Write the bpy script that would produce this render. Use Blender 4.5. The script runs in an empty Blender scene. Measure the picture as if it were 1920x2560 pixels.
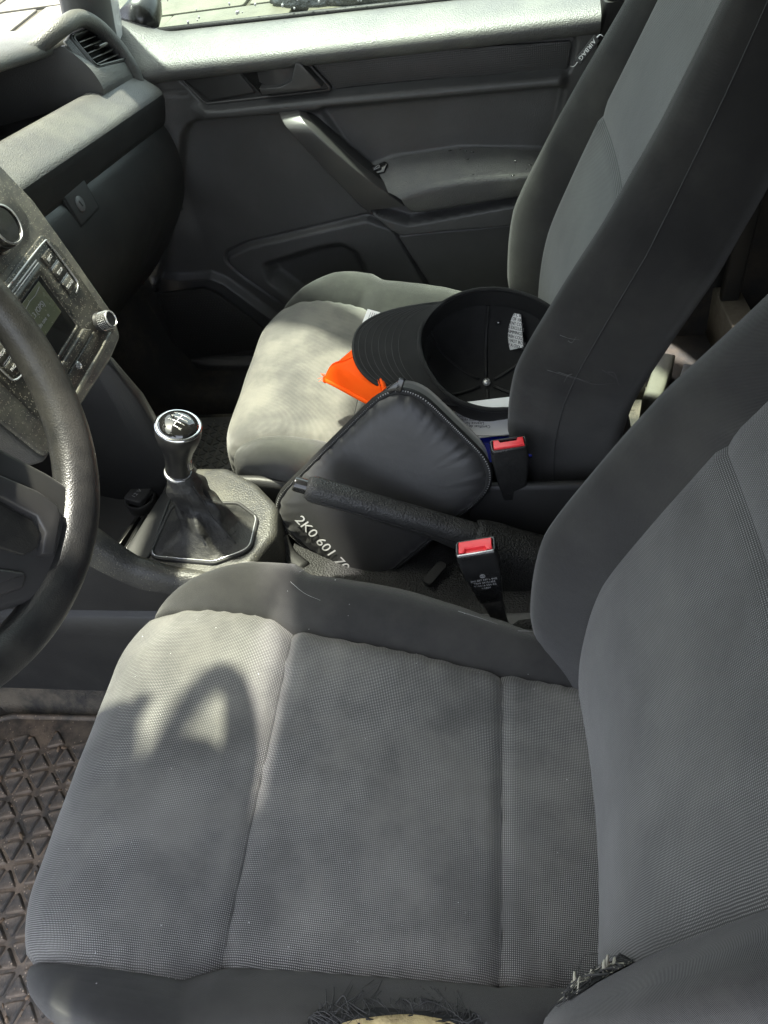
import bpy, bmesh, math, random
import numpy as np
from mathutils import Matrix, Vector
random.seed(7); rng = np.random.default_rng(7)
S = bpy.context.scene
V = np.array
# ---------------------------------------------------------------- camera (metres; +X to the rear of the car, +Y to the passenger side)
F = 1900.0; CAM = V([0.03, -0.675, 1.10])
yd = V([305., -2180., 1900.]); yd /= np.linalg.norm(yd)
xd = V([9660., 167., -1900.]); xd -= yd * (xd @ yd); xd /= np.linalg.norm(xd)
ROT = V([xd, yd, np.cross(xd, yd)])
cam = bpy.data.cameras.new('camera'); co = bpy.data.objects.new('camera', cam)
S.collection.objects.link(co); S.camera = co
cam.sensor_fit = 'VERTICAL'; cam.sensor_height = 36; cam.lens = 36 * F / 2560
cam.clip_start = 0.02; cam.clip_end = 500
cam.dof.use_dof = False
m = Matrix.Identity(4)
for i in range(3):
    m[i][0] = ROT[i, 0]; m[i][1] = -ROT[i, 1]; m[i][2] = -ROT[i, 2]; m[i][3] = CAM[i]
co.matrix_world = m
# ---------------------------------------------------------------- light
SUN = V([0.165, -0.17, -1.0]); SUN /= np.linalg.norm(SUN)
w = bpy.data.worlds.new('World'); S.world = w; w.use_nodes = True
nt = w.node_tree; nt.nodes.clear()
sky = nt.nodes.new('ShaderNodeTexSky'); sky.sky_type = 'NISHITA'; sky.sun_disc = False
sky.sun_elevation = math.asin(-SUN[2]); sky.sun_rotation = math.atan2(-SUN[0], -SUN[1])
sky.air_density = 1.0; sky.dust_density = 3.0; sky.ozone_density = 1.0
bg = nt.nodes.new('ShaderNodeBackground'); bg.inputs[1].default_value = 0.15
wo = nt.nodes.new('ShaderNodeOutputWorld')
hs = nt.nodes.new('ShaderNodeHueSaturation'); hs.inputs['Saturation'].default_value = .42
nt.links.new(sky.outputs[0], hs.inputs['Color']); nt.links.new(hs.outputs[0], bg.inputs[0]); nt.links.new(bg.outputs[0], wo.inputs[0])
sun = bpy.data.lights.new('sun', 'SUN'); sun.energy = 3.9; sun.angle = math.radians(2.4); sun.color = (1.0, 0.955, 0.88)
so = bpy.data.objects.new('sun', sun); S.collection.objects.link(so)
so.rotation_euler = Vector(SUN).to_track_quat('-Z', 'Y').to_euler(); so.location = (-1, 2, 6)
S.view_settings.view_transform = 'Standard'; S.view_settings.look = 'None'; S.view_settings.gamma = 1.0
S.view_settings.exposure = 2.5
S.view_settings.use_curve_mapping = False

# ---------------------------------------------------------------- measuring: a sight line met with a real plane of the car
def at(u, v, ax, val):
    d = ROT @ V([u - 960., v - 1280., F]); i = 'xyz'.index(ax)
    return CAM + d * (val - CAM[i]) / d[i]
def atp(u, v, p0, n):
    d = ROT @ V([u - 960., v - 1280., F]); n = V(n, float)
    return CAM + d * ((V(p0, float) - CAM) @ n) / (d @ n)
def project(p):
    c = (V(p) - CAM) @ ROT; return 960 + F * c[0] / c[2], 1280 + F * c[1] / c[2]
def unit(a): a = V(a, float); return a / np.linalg.norm(a)

# ---------------------------------------------------------------- materials
def mat(name, col, rough=.5, spec=.35, col2=None, cscale=6., camt=.5, bump=(), sheen=0, metal=0, coat=0,
        dust=None, weave=None, trans=None, aniso=None):
    m = bpy.data.materials.new(name); m.use_nodes = True; n = m.node_tree.nodes; l = m.node_tree.links
    b = n['Principled BSDF']
    tc = n.new('ShaderNodeTexCoord'); obj = tc.outputs['Object']
    def math_(op, a, c=None, d=None):
        k = n.new('ShaderNodeMath'); k.operation = op
        for i, x in enumerate((a, c, d)):
            if x is None: continue
            if hasattr(x, 'is_linked'): l.new(x, k.inputs[i])
            else: k.inputs[i].default_value = x
        return k.outputs[0]
    def noise(s, det=3, ro=.55, co_=obj):
        k = n.new('ShaderNodeTexNoise'); k.inputs['Scale'].default_value = s; k.inputs['Detail'].default_value = det
        k.inputs['Roughness'].default_value = ro; l.new(co_, k.inputs['Vector']); return k.outputs['Fac']
    def ramp(x, a, c):
        k = n.new('ShaderNodeMapRange'); k.interpolation_type = 'SMOOTHSTEP'; l.new(x, k.inputs[0])
        k.inputs[1].default_value = a; k.inputs[2].default_value = c; return k.outputs[0]
    def mix(f, a, c):
        k = n.new('ShaderNodeMix'); k.data_type = 'RGBA'
        if hasattr(f, 'is_linked'): l.new(f, k.inputs[0])
        else: k.inputs[0].default_value = f
        for i, x in ((6, a), (7, c)):
            if hasattr(x, 'is_linked'): l.new(x, k.inputs[i])
            else: k.inputs[i].default_value = (*x, 1)
        return k.outputs[2]
    cur = None
    base = col if isinstance(col, tuple) else (col, col, col)
    hgt = None
    if weave:                       # (kind, pitch, light colour): threads in metres of cloth
        kind, p, lc = weave[:3]
        uv = tc.outputs['UV']; sep = n.new('ShaderNodeSeparateXYZ'); l.new(uv, sep.inputs[0])
        jit = math_('MULTIPLY', noise(60, 2, co_=uv), p * .6)
        su = math_('SINE', math_('MULTIPLY', math_('ADD', sep.outputs[0], jit), 2 * math.pi / p))
        sv = math_('SINE', math_('MULTIPLY', sep.outputs[1], 2 * math.pi / p))
        if kind == 'dots':
            hgt = math_('MULTIPLY', math_('MULTIPLY_ADD', su, .5, .5), math_('MULTIPLY_ADD', sv, .5, .5))
            f = ramp(hgt, .12, .75)
        elif kind == 'lines':
            hgt = math_('MULTIPLY_ADD', sv, .5, .5); f = ramp(hgt, .3, .9)
        else:
            hgt = math_('MULTIPLY_ADD', math_('SINE', math_('MULTIPLY', math_('ADD', sep.outputs[0], sep.outputs[1]), 2 * math.pi / p)), .5, .5)
            f = ramp(hgt, .2, .9)
        wear = math_('MULTIPLY', f, math_('MULTIPLY_ADD', ramp(noise(14, 5), .3, .7), .55, .5))
        cur = mix(wear, base, lc)
    if col2:
        f = math_('MULTIPLY', ramp(noise(cscale, 6, .65), .38, .68), camt)
        cur = mix(f, cur if cur is not None else base, col2)
    if dust:                        # (colour, speck scale, amount, cloud amount)
        dc, ds, da, dcl = dust
        k = n.new('ShaderNodeTexVoronoi'); k.inputs['Scale'].default_value = ds; l.new(obj, k.inputs['Vector'])
        k2 = n.new('ShaderNodeSeparateColor'); l.new(k.outputs['Color'], k2.inputs[0])
        spk = math_('MULTIPLY', math_('LESS_THAN', k.outputs['Distance'], .34), math_('GREATER_THAN', k2.outputs[0], 1 - da))
        cl = math_('MULTIPLY', ramp(noise(18, 6, .7), .35, .7), dcl)
        f = math_('MAXIMUM', math_('MULTIPLY', spk, .8), cl)
        cur = mix(f, cur if cur is not None else base, dc)
    if cur is None: b.inputs['Base Color'].default_value = (*base, 1)
    else: l.new(cur, b.inputs['Base Color'])
    b.inputs['Roughness'].default_value = rough; b.inputs['Specular IOR Level'].default_value = spec
    rv = math_('MULTIPLY_ADD', noise(25, 5), .22, rough - .11); l.new(rv, b.inputs['Roughness'])
    b.inputs['Metallic'].default_value = metal; b.inputs['Coat Weight'].default_value = coat
    b.inputs['Sheen Weight'].default_value = sheen; b.inputs['Sheen Roughness'].default_value = .45
    last = None
    lst = list(bump)
    if hgt is not None: lst.append(('h', 0, .6, .0006))
    for kind, sc, st, di in lst:
        if kind == 'h': x = hgt
        elif kind == 'noise': x = noise(sc, 4)
        elif kind == 'pebble':
            k = n.new('ShaderNodeTexVoronoi'); k.feature = 'SMOOTH_F1'; k.inputs['Scale'].default_value = sc
            k.inputs['Smoothness'].default_value = .4; l.new(obj, k.inputs['Vector']); x = k.outputs['Distance']
        elif kind == 'hex':
            k = n.new('ShaderNodeTexVoronoi'); k.inputs['Scale'].default_value = sc; k.inputs['Randomness'].default_value = 0.
            l.new(obj, k.inputs['Vector']); x = k.outputs['Distance']
        bp = n.new('ShaderNodeBump'); bp.inputs['Strength'].default_value = st; bp.inputs['Distance'].default_value = di
        l.new(x, bp.inputs['Height'])
        if last is not None: l.new(last, bp.inputs['Normal'])
        last = bp.outputs[0]
    if last is not None: l.new(last, b.inputs['Normal'])
    return m

def glass(name, tint, rough=0.0, haze=0.04):
    m = bpy.data.materials.new(name); m.use_nodes = True; n = m.node_tree.nodes; l = m.node_tree.links
    n.remove(n['Principled BSDF']); out = n['Material Output']
    t = n.new('ShaderNodeBsdfTransparent'); t.inputs[0].default_value = (*tint, 1)
    g = n.new('ShaderNodeBsdfGlossy'); g.inputs['Roughness'].default_value = .03
    lw = n.new('ShaderNodeLayerWeight'); lw.inputs[0].default_value = .5
    pw = n.new('ShaderNodeMath'); pw.operation = 'POWER'; l.new(lw.outputs['Facing'], pw.inputs[0]); pw.inputs[1].default_value = 5
    ma = n.new('ShaderNodeMath'); ma.operation = 'MULTIPLY_ADD'; l.new(pw.outputs[0], ma.inputs[0]); ma.inputs[1].default_value = .9; ma.inputs[2].default_value = .05
    mx = n.new('ShaderNodeMixShader'); l.new(ma.outputs[0], mx.inputs[0]); l.new(t.outputs[0], mx.inputs[1]); l.new(g.outputs[0], mx.inputs[2])
    l.new(mx.outputs[0], out.inputs[0]); return m

DUST = (.30, .28, .22)
M = {}
M['dash'] = mat('lit_dash_plastic', .075, .45, .5, (.13, .132, .115), 9, .6, [('pebble', 560, .55, .0010)])  # lighter copy for ledge, hood and sill; sun partly in its colour
M['dash_dusty'] = mat('dusty_dash_plastic', .04, .5, .45, (.12, .115, .10), 14, .6, [('pebble', 420, .5, .0012)], dust=((.34, .32, .26), 900, .12, .25))
M['face'] = mat('dark_and_shaded_plastic', .022, .45, .4, (.032, .032, .030), 12, .5, [('pebble', 600, .25, .0006)])  # dark parts, plus fascia and glovebox with shade in the colour
M['door'] = mat('door_card_plastic', .052, .44, .5, (.075, .074, .075), 7, .5, [('pebble', 520, .35, .0009)])
M['matte'] = mat('matte_black_plastic', .028, .5, .4, (.03, .03, .03), 10, .5, [('noise', 600, .12, .0004)])
M['gloss'] = mat('gloss_black_plastic', .012, .18, .5, (.03, .03, .028), 30, .3, coat=.3)
M['trimgrid'] = mat('embossed_grid_trim', .034, .42, .45, (.055, .05, .05), 10, .5, [('hex', 300, .6, .0012)])
M['handle'] = mat('satin_grey_handle', .040, .34, .5, (.058, .052, .05), 6, .6, [('noise', 900, .08, .0003)])
M['silver'] = mat('silver_plated_plastic', .55, .28, .5, (.35, .35, .34), 40, .5, metal=.7)
M['chrome'] = mat('chrome_ring', .7, .15, .5, metal=1.)
M['radio'] = mat('dusty_radio_face', .02, .38, .4, dust=((.42, .39, .31), 520, .34, .16), bump=[('noise', 700, .1, .0004)])
M['bezel'] = mat('dusty_grey_bezel', .065, .40, .45, (.17, .165, .13), 30, .6, dust=((.45, .42, .33), 620, .22, .28), bump=[('noise', 700, .1, .0004)])
M['lcd'] = mat('pale_display_glass', (.10, .11, .07), .25, .5, (.16, .165, .11), 20, .6, dust=((.4, .38, .3), 600, .05, .05))
M['lettering'] = mat('white_lettering', .62, .5, .3)
M['letter_grey'] = mat('grey_lettering', .30, .5, .3)
M['leather'] = mat('worn_steering_leather', .017, .38, .45, (.055, .052, .046), 16, .6, [('pebble', 800, .22, .0008), ('noise', 60, .1, .002)])
M['boot'] = mat('gear_boot_leather', .016, .52, .4, (.07, .068, .06), 20, .5, [('pebble', 700, .35, .0008), ('noise', 70, .7, .004)])
M['knob'] = mat('gear_knob_leather', .012, .36, .5, (.03, .03, .028), 25, .4, [('pebble', 900, .2, .0005)], coat=.1)
M['knobcap'] = mat('glossy_gear_cap', .008, .07, .6, coat=1.)
M['console'] = mat('console_plastic', .030, .48, .45, (.08, .078, .064), 16, .6, [('pebble', 420, .5, .0011)], dust=((.30, .28, .2), 700, .05, .05))
M['brake'] = mat('pebbled_brake_grip', .024, .45, .42, (.05, .05, .047), 14, .5, [('pebble', 420, .75, .0014)])
M['brakeboot'] = mat('pebbled_brake_cover', .022, .6, .3, (.05, .05, .048), 14, .5, [('pebble', 380, 1., .0016)])
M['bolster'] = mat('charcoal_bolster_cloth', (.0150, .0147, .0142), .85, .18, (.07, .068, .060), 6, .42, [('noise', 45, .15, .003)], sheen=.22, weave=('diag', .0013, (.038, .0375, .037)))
M['bolsterP'] = mat('paler_bolster_cloth', .020, .85, .18, (.085, .088, .076), 5, .55, [('noise', 45, .15, .003)], sheen=.25, weave=('diag', .0013, (.048, .050, .046)))  # paler cloth for the passenger cushion bolsters
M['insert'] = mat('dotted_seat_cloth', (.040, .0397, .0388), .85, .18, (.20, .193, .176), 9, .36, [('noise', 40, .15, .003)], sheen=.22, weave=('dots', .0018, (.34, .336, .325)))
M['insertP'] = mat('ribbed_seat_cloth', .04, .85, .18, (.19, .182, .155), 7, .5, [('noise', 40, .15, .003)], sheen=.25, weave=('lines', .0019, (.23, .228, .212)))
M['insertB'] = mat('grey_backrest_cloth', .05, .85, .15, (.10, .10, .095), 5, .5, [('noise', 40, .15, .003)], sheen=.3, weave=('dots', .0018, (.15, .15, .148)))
M['insertBl'] = mat('striped_backrest_cloth', .03, .85, .15, (.10, .105, .095), 5, .5, sheen=.3, weave=('lines', .0024, (.11, .113, .11)))
M['foam'] = mat('yellow_seat_foam', (.42, .34, .18), .9, .1, (.24, .19, .11), 40, .7, [('noise', 600, .6, .002)])
M['fray'] = mat('frayed_dark_threads', .055, .9, .1)
M['lightfray'] = mat('pale_lining_threads', (.42, .40, .33), .8, .2, (.2, .2, .17), 80, .6)
M['nylon'] = mat('black_padded_nylon', .026, .42, .45, (.038, .038, .04), 8, .5, [('noise', 90, .16, .002), ('noise', 1200, .1, .0003)], sheen=.25)
M['zip'] = mat('black_zip_tape', .012, .6, .3, bump=[('noise', 900, .4, .0006)])
M['capcloth'] = mat('black_cap_twill', .013, .85, .15, (.03, .03, .03), 14, .4, [('noise', 500, .25, .0006)], sheen=.08)
M['orange'] = mat('orange_hi_vis_cloth', (.90, .085, .0), .75, .2, (.95, .12, .004), 10, .5, [('noise', 300, .3, .0008), ('noise', 25, .3, .006)])
M['paper'] = mat('white_paper', .72, .6, .2, (.62, .62, .58), 9, .4)
M['ink'] = mat('printed_ink', .10, .6, .2)
M['blue'] = mat('blue_plastic_cover', (.008, .018, .30), .12, .6, coat=.6, bump=[('noise', 30, .3, .004)])
M['red'] = mat('red_buckle_button', (.78, .045, .055), .32, .4, (.62, .05, .05), 60, .3)
M['buckle'] = mat('black_buckle_plastic', .011, .28, .5, (.025, .025, .025), 40, .3, [('noise', 600, .08, .0003)])
M['bucklerough'] = mat('black_buckle_sleeve', .013, .55, .35, (.028, .028, .026), 40, .5, [('noise', 160, .6, .0015)])
M['stem'] = mat('worn_buckle_stem', .03, .5, .35, (.14, .13, .11), 70, .6, [('noise', 200, .3, .001)])
M['carpet'] = mat('dark_carpet', .036, .95, .1, (.10, .08, .06), 9, .5, [('noise', 500, .7, .002)])
M['carpetdusty'] = mat('dusty_brown_carpet', .035, .95, .1, (.17, .145, .112), 11, .7, [('noise', 300, .7, .003), ('noise', 20, .4, .01)])
M['rubber'] = mat('black_rubber_mat', .030, .55, .35, (.17, .125, .09), 9, .85, [('noise', 220, .35, .002)], dust=((.3, .24, .18), 300, .08, .25))
M['pillar'] = mat('black_pillar_trim', .013, .55, .35, (.024, .024, .024), 8, .5, [('pebble', 520, .3, .0008)])
M['pillargrey'] = mat('grey_pillar_trim', .17, .6, .3, (.21, .21, .2), 6, .4, [('pebble', 600, .2, .0006)])
M['apillar'] = mat('dark_grey_pillar_trim', .085, .6, .3, (.11, .11, .105), 6, .4, [('pebble', 600, .2, .0006)])
M['headliner'] = mat('grey_headliner', .42, .9, .1, (.5, .5, .48), 8, .4, [('noise', 500, .3, .001)])
M['paint'] = mat('white_car_paint', .75, .25, .5, coat=.6)
M['insertD'] = mat('grey_dotted_backrest_cloth', (.040, .0398, .039), .85, .15, (.12, .118, .11), 5, .4, [('noise', 40, .15, .003)], sheen=.25, weave=('dots', .0018, (.20, .20, .197)))
M['lint'] = mat('pale_lint', .5, .9, .1)
M['rubberP'] = mat('brightened_dusty_rubber', .10, .6, .3, (.16, .14, .11), 14, .7, [('noise', 220, .3, .002)], dust=((.3, .27, .2), 300, .06, .1))  # raised tone replaces light missing in the passenger footwell
M['scuff'] = mat('pale_scuff', .13, .9, .1)
M['dirt'] = mat('brown_grit', (.14, .10, .07), .9, .15, (.24, .19, .14), 90, .6)
M['stitch'] = mat('dark_grey_stitching', .055, .8, .2)
M['steel'] = mat('grey_rail_cover', .10, .4, .45, (.16, .16, .16), 20, .5, [('pebble', 500, .3, .0008)])
M['beige'] = mat('sunlit_sill_trim', (.12, .115, .09), .6, .3, (.08, .076, .06), 20, .6, [('noise', 300, .3, .001)])  # beige carries the sunlight on the small trim behind the seat
M['strip'] = mat('brown_floor_strip', (.13, .115, .09), .8, .2, (.2, .18, .14), 30, .6)
M['mirror'] = mat('dark_mirror_shell', .012, .3, .5, coat=.3)
M['drop'] = mat('water_drop', .5, .05, .6, coat=1.)
M['slab'] = mat('wet_stone_paving', (.105, .10, .072), .55, .35, (.06, .057, .04), 2.5, .8, [('noise', 12, .4, .01)])
M['joint'] = mat('earth_joint', (.06, .057, .042), .9, .2, (.05, .05, .036), 5, .6, [('noise', 40, .5, .01)])
M['bin'] = mat('black_bin_bag', .03, .25, .5, bump=[('noise', 14, .8, .03)])
M['wglass'] = glass('side_window_glass', (.66, .77, .68))
M['wscreen'] = glass('windscreen_glass', (.68, .71, .61))

# ---------------------------------------------------------------- things and parts
LOC = {}
def thing(name, label, cat, loc=(0, 0, 0), group=None, kind=None):
    o = bpy.data.objects.new(name, None); S.collection.objects.link(o); o.location = loc
    o.empty_display_size = .05; o['label'] = label; o['category'] = cat
    if group: o['group'] = group
    LOC[o] = V(loc, float); return o
def obj(name, vf, material, parent=None, smooth=True, label=None, cat=None, kind=None, group=None, uv=None, origin=None, auto=None):
    vs, fs = vf[0], vf[1]
    if len(vf) > 2: uv = vf[2]
    org = LOC[parent] if parent is not None else (V(origin, float) if origin is not None else V([0., 0, 0]))
    me = bpy.data.meshes.new(name); me.from_pydata([tuple(V(p, float) - org) for p in vs], [], [tuple(f) for f in fs]); me.update()
    bm = bmesh.new(); bm.from_mesh(me); bmesh.ops.recalc_face_normals(bm, faces=bm.faces); bm.to_mesh(me); bm.free()
    if uv is not None:
        ul = me.uv_layers.new(name='UVMap')
        for lp in me.loops: ul.data[lp.index].uv = tuple(uv[lp.vertex_index])
    me.materials.append(M[material])
    if smooth:
        me.polygons.foreach_set('use_smooth', [True] * len(me.polygons))
        if auto is not None: me.set_sharp_from_angle(angle=math.radians(auto))
    o = bpy.data.objects.new(name, me); S.collection.objects.link(o)
    if parent is not None: o.parent = parent
    else: o.location = org
    LOC[o] = org
    if label: o['label'] = label
    if cat: o['category'] = cat
    if kind: o['kind'] = kind
    if group: o['group'] = group
    return o
def join(*vfs):
    vs, fs = [], []
    for vf in vfs:
        k = len(vs); vs += [tuple(p) for p in vf[0]]; fs += [tuple(i + k for i in f) for f in vf[1]]
    return vs, fs

# ---------------------------------------------------------------- shape helpers (all return vertices, faces[, uv])
def grid(P, cu=False, cv=False, capu=False, uv=None):
    P = V(P); a, b = P.shape[:2]; fs = []
    for i in range(a if cu else a - 1):
        for j in range(b if cv else b - 1):
            i2, j2 = (i + 1) % a, (j + 1) % b
            fs.append((i * b + j, i * b + j2, i2 * b + j2, i2 * b + j))
    if capu and cv: fs += [tuple(range(b)), tuple(range((a - 1) * b, a * b))[::-1]]
    vs = P.reshape(-1, 3)
    return (vs, fs) if uv is None else (vs, fs, V(uv).reshape(-1, 2))
def spline(pts, n):
    P = V(pts, float); k = len(P)
    d = np.r_[0, np.cumsum(np.linalg.norm(np.diff(P, axis=0), axis=1) ** .5)]
    t = np.linspace(0, d[-1], n); out = np.zeros((n, P.shape[1]))
    tan = np.zeros_like(P)
    for i in range(k):
        a, b = max(i - 1, 0), min(i + 1, k - 1); tan[i] = (P[b] - P[a]) / (d[b] - d[a])
    for q, x in enumerate(t):
        i = min(max(np.searchsorted(d, x, 'right') - 1, 0), k - 2); h = d[i + 1] - d[i]; s = (x - d[i]) / h
        out[q] = (2*s**3 - 3*s*s + 1) * P[i] + (s**3 - 2*s*s + s) * h * tan[i] + (-2*s**3 + 3*s*s) * P[i+1] + (s**3 - s*s) * h * tan[i+1]
    return out
def interp(x, xs, ys): return np.interp(x, xs, ys)
def smooth01(x): x = np.clip(x, 0, 1); return x * x * (3 - 2 * x)
def tube(path, r, n=12, closed=False, cap=True, up=(0, 0, 1), flat=1.0):
    P = V(path, float); k = len(P); r = np.broadcast_to(V(r, float), (k,)); rings = []
    for i in range(k):
        a, b = (P[(i - 1) % k], P[(i + 1) % k]) if closed else (P[max(i - 1, 0)], P[min(i + 1, k - 1)])
        t = unit(b - a); s = np.cross(t, up)
        if np.linalg.norm(s) < 1e-4: s = np.cross(t, (1, 0, 0))
        s = unit(s); q = np.cross(s, t); th = np.linspace(0, 2 * math.pi, n, endpoint=False)
        rings.append(P[i] + r[i] * (np.outer(np.cos(th), s) + flat * np.outer(np.sin(th), q)))
    return grid(rings, cu=closed, cv=True, capu=cap and not closed)
def frame(o, ex, ez):
    ez = unit(ez); ex = V(ex, float); ex = unit(ex - ez * (ex @ ez)); return (V(o, float), ex, np.cross(ez, ex), ez)
def tow(fr, p): p = V(p, float); return fr[0] + p[..., 0:1] * fr[1] + p[..., 1:2] * fr[2] + p[..., 2:3] * fr[3]
def ccw(p):
    p = V(p, float); x, y = p[:, 0], p[:, 1]
    return p if np.sum(x * np.roll(y, -1) - np.roll(x, -1) * y) > 0 else p[::-1]
def roundpoly(pts, r, n=5):
    P = ccw(pts); k = len(P); out = []; r = np.broadcast_to(V(r, float), (k,))
    for i in range(k):
        a, b, c = P[i - 1], P[i], P[(i + 1) % k]; u, v = unit(a - b), unit(c - b)
        ang = math.acos(np.clip(u @ v, -1, 1)); t = r[i] / max(math.tan(ang / 2), 1e-3)
        t = min(t, .48 * np.linalg.norm(a - b), .48 * np.linalg.norm(c - b))
        p0, p2 = b + u * t, b + v * t
        for s in np.linspace(0, 1, n): out.append((1 - s) ** 2 * p0 + 2 * s * (1 - s) * b + s * s * p2)
    return V(out)
def inset(P, d):
    k = len(P); out = []
    for i in range(k):
        e1 = unit(P[i] - P[i - 1] + 1e-9); e2 = unit(P[(i + 1) % k] - P[i] + 1e-9)
        n1, n2 = V([-e1[1], e1[0]]), V([-e2[1], e2[0]]); b = n1 + n2; b = b / max(b @ b, .3) * 2
        out.append(P[i] + b * d)
    return V(out)
def slab(fr, pts, z0, z1, bev=.002, seg=3, r=0, rn=5, both=False):
    P = roundpoly(pts, r, rn) if r > 0 else ccw(pts); rings = []
    def ring(d, z): q = inset(P, d) if d > 0 else P; rings.append(np.c_[q, np.full(len(q), z)])
    if both:
        for k in range(seg + 1):
            a = math.pi / 2 * k / seg; ring(bev * (1 - math.sin(a)), z0 + bev * (1 - math.cos(a)))
    else: ring(0, z0)
    for k in range(seg + 1):
        a = math.pi / 2 * k / seg; ring(bev * (1 - math.cos(a)), z1 - bev * (1 - math.sin(a)))
    return grid([tow(fr, q) for q in rings], cv=True, capu=True)
def ringslab(fr, outer, inner, z0, z1, bev=.0015):
    A, B = V(outer), V(inner); b = bev
    rs = [np.c_[A, np.full(len(A), z0)], np.c_[A, np.full(len(A), z1 - b)], np.c_[inset(A, b), np.full(len(A), z1)],
          np.c_[inset(B, -b), np.full(len(B), z1)], np.c_[B, np.full(len(B), z1 - b)], np.c_[B, np.full(len(B), z0)]]
    return grid([tow(fr, q) for q in rs], cv=True)
def rect(w, h, cx=0, cy=0): return [(cx - w / 2, cy - h / 2), (cx + w / 2, cy - h / 2), (cx + w / 2, cy + h / 2), (cx - w / 2, cy + h / 2)]
def lathe(fr, prof, n=32, cap=True):
    th = np.linspace(0, 2 * math.pi, n, endpoint=False)
    return grid([tow(fr, np.c_[r * np.cos(th), r * np.sin(th), np.full(n, z)]) for r, z in prof], cv=True, capu=cap)
def text(s, size, fr, align='CENTER', ext=.0002, stretch=1.0, shear=0.):
    c = bpy.data.curves.new('t', 'FONT'); c.body = s; c.size = size; c.align_x = align; c.align_y = 'CENTER'; c.extrude = ext
    c.resolution_u = 3; c.shear = shear
    o = bpy.data.objects.new('t', c); S.collection.objects.link(o); dg = bpy.context.evaluated_depsgraph_get()
    me = bpy.data.meshes.new_from_object(o.evaluated_get(dg)); vs = V([v.co[:] for v in me.vertices]); fs = [tuple(p.vertices) for p in me.polygons]
    bpy.data.objects.remove(o); bpy.data.curves.remove(c); bpy.data.meshes.remove(me)
    vs[:, 0] *= stretch
    return tow(fr, vs), fs
def strokes(fr, lines, wd, h=.0002):
    out = []
    for a, b in lines:
        a, b = V(a, float), V(b, float); t = unit(b - a); q = V([-t[1], t[0]]) * wd / 2; a = a - t * wd * .3; b = b + t * wd * .3
        c = [a - q, b - q, b + q, a + q]
        vs = [tow(fr, V([*p, z])) for z in (-h, h) for p in c]
        out.append((vs, [(0, 3, 2, 1), (4, 5, 6, 7), (0, 1, 5, 4), (1, 2, 6, 5), (2, 3, 7, 6), (3, 0, 4, 7)]))
    return join(*out)
def sdf(poly, X, Z):
    P = V(poly, float); d = np.full(X.shape, 1e9); sgn = np.zeros(X.shape, bool); k = len(P)
    for i in range(k):
        a, b = P[i], P[(i + 1) % k]; ex, ez = b - a; wx, wz = X - a[0], Z - a[1]
        t = np.clip((wx * ex + wz * ez) / (ex * ex + ez * ez + 1e-12), 0, 1)
        d = np.minimum(d, (wx - ex * t) ** 2 + (wz - ez * t) ** 2)
        c = ((a[1] > Z) != (b[1] > Z)) & (X < (b[0] - a[0]) * (Z - a[1]) / (b[1] - a[1] + 1e-12) + a[0]); sgn ^= c
    d = np.sqrt(d); return np.where(sgn, d, -d)          # positive inside
def wob(x, y, s, seed=0):
    r = np.random.default_rng(seed); o = 0
    for k in range(5):
        a, b, c = r.normal(size=3); o = o + np.sin(x * s * a * (1 + k * .6) + y * s * b * (1 + k * .6) + c * 6) / (1 + k * .5)
    return o / 2.5

# ================================================================ setting: ground outside, floor pan, body shell
n_ = 60
gx = np.linspace(-40, 40, 3); gy = np.linspace(-40, 40, 3)
obj('ground', grid([[(x, y, -.46) for y in gy] for x in gx]), 'joint', kind='structure')
def bgrid(x0, x1, y0, y1, nx, ny, fz):
    xs, ys = np.linspace(x0, x1, nx), np.linspace(y0, y1, ny); X, Y = np.meshgrid(xs, ys, indexing='ij')
    return grid(np.stack([X, Y, fz(X, Y)], -1))
def tunnel(X, Y):
    t = smooth01((.165 - np.abs(Y - .005)) / .07)
    toe = smooth01((-X - .86) / .25) * .25
    return .005 + .13 * t + toe + .004 * wob(X, Y, 14, 3) * (1 - .4 * t)
obj('floor', bgrid(-1.15, .30, -.66, .72, 90, 90, tunnel), 'carpetdusty', kind='structure')
obj('cargo_floor', bgrid(.302, 2.2, -.7, .86, 40, 20, lambda X, Y: .03 + 0 * X), 'carpet', kind='structure')
sl = obj('paving', bgrid(-9, 7, 1.6, 14, 2, 2, lambda X, Y: -.455 + 0 * X), 'joint', kind='structure')
k = 0
for i in range(9):
    for j in range(9):
        cx = -5.4 + j * 1.0 + (i % 2) * .45 + random.uniform(-.04, .04); cy = 3.2 + i * .72
        fr = frame((cx, cy, -.455), (1, random.uniform(-.02, .02), 0), (random.uniform(-.006, .006), random.uniform(-.006, .006), 1))
        obj('paving_stone', slab(fr, rect(.95 + random.uniform(-.06, .02), .68), 0, .018 + random.uniform(0, .01), .008, 2, .03, 3), 'slab', sl, auto=40)
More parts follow.
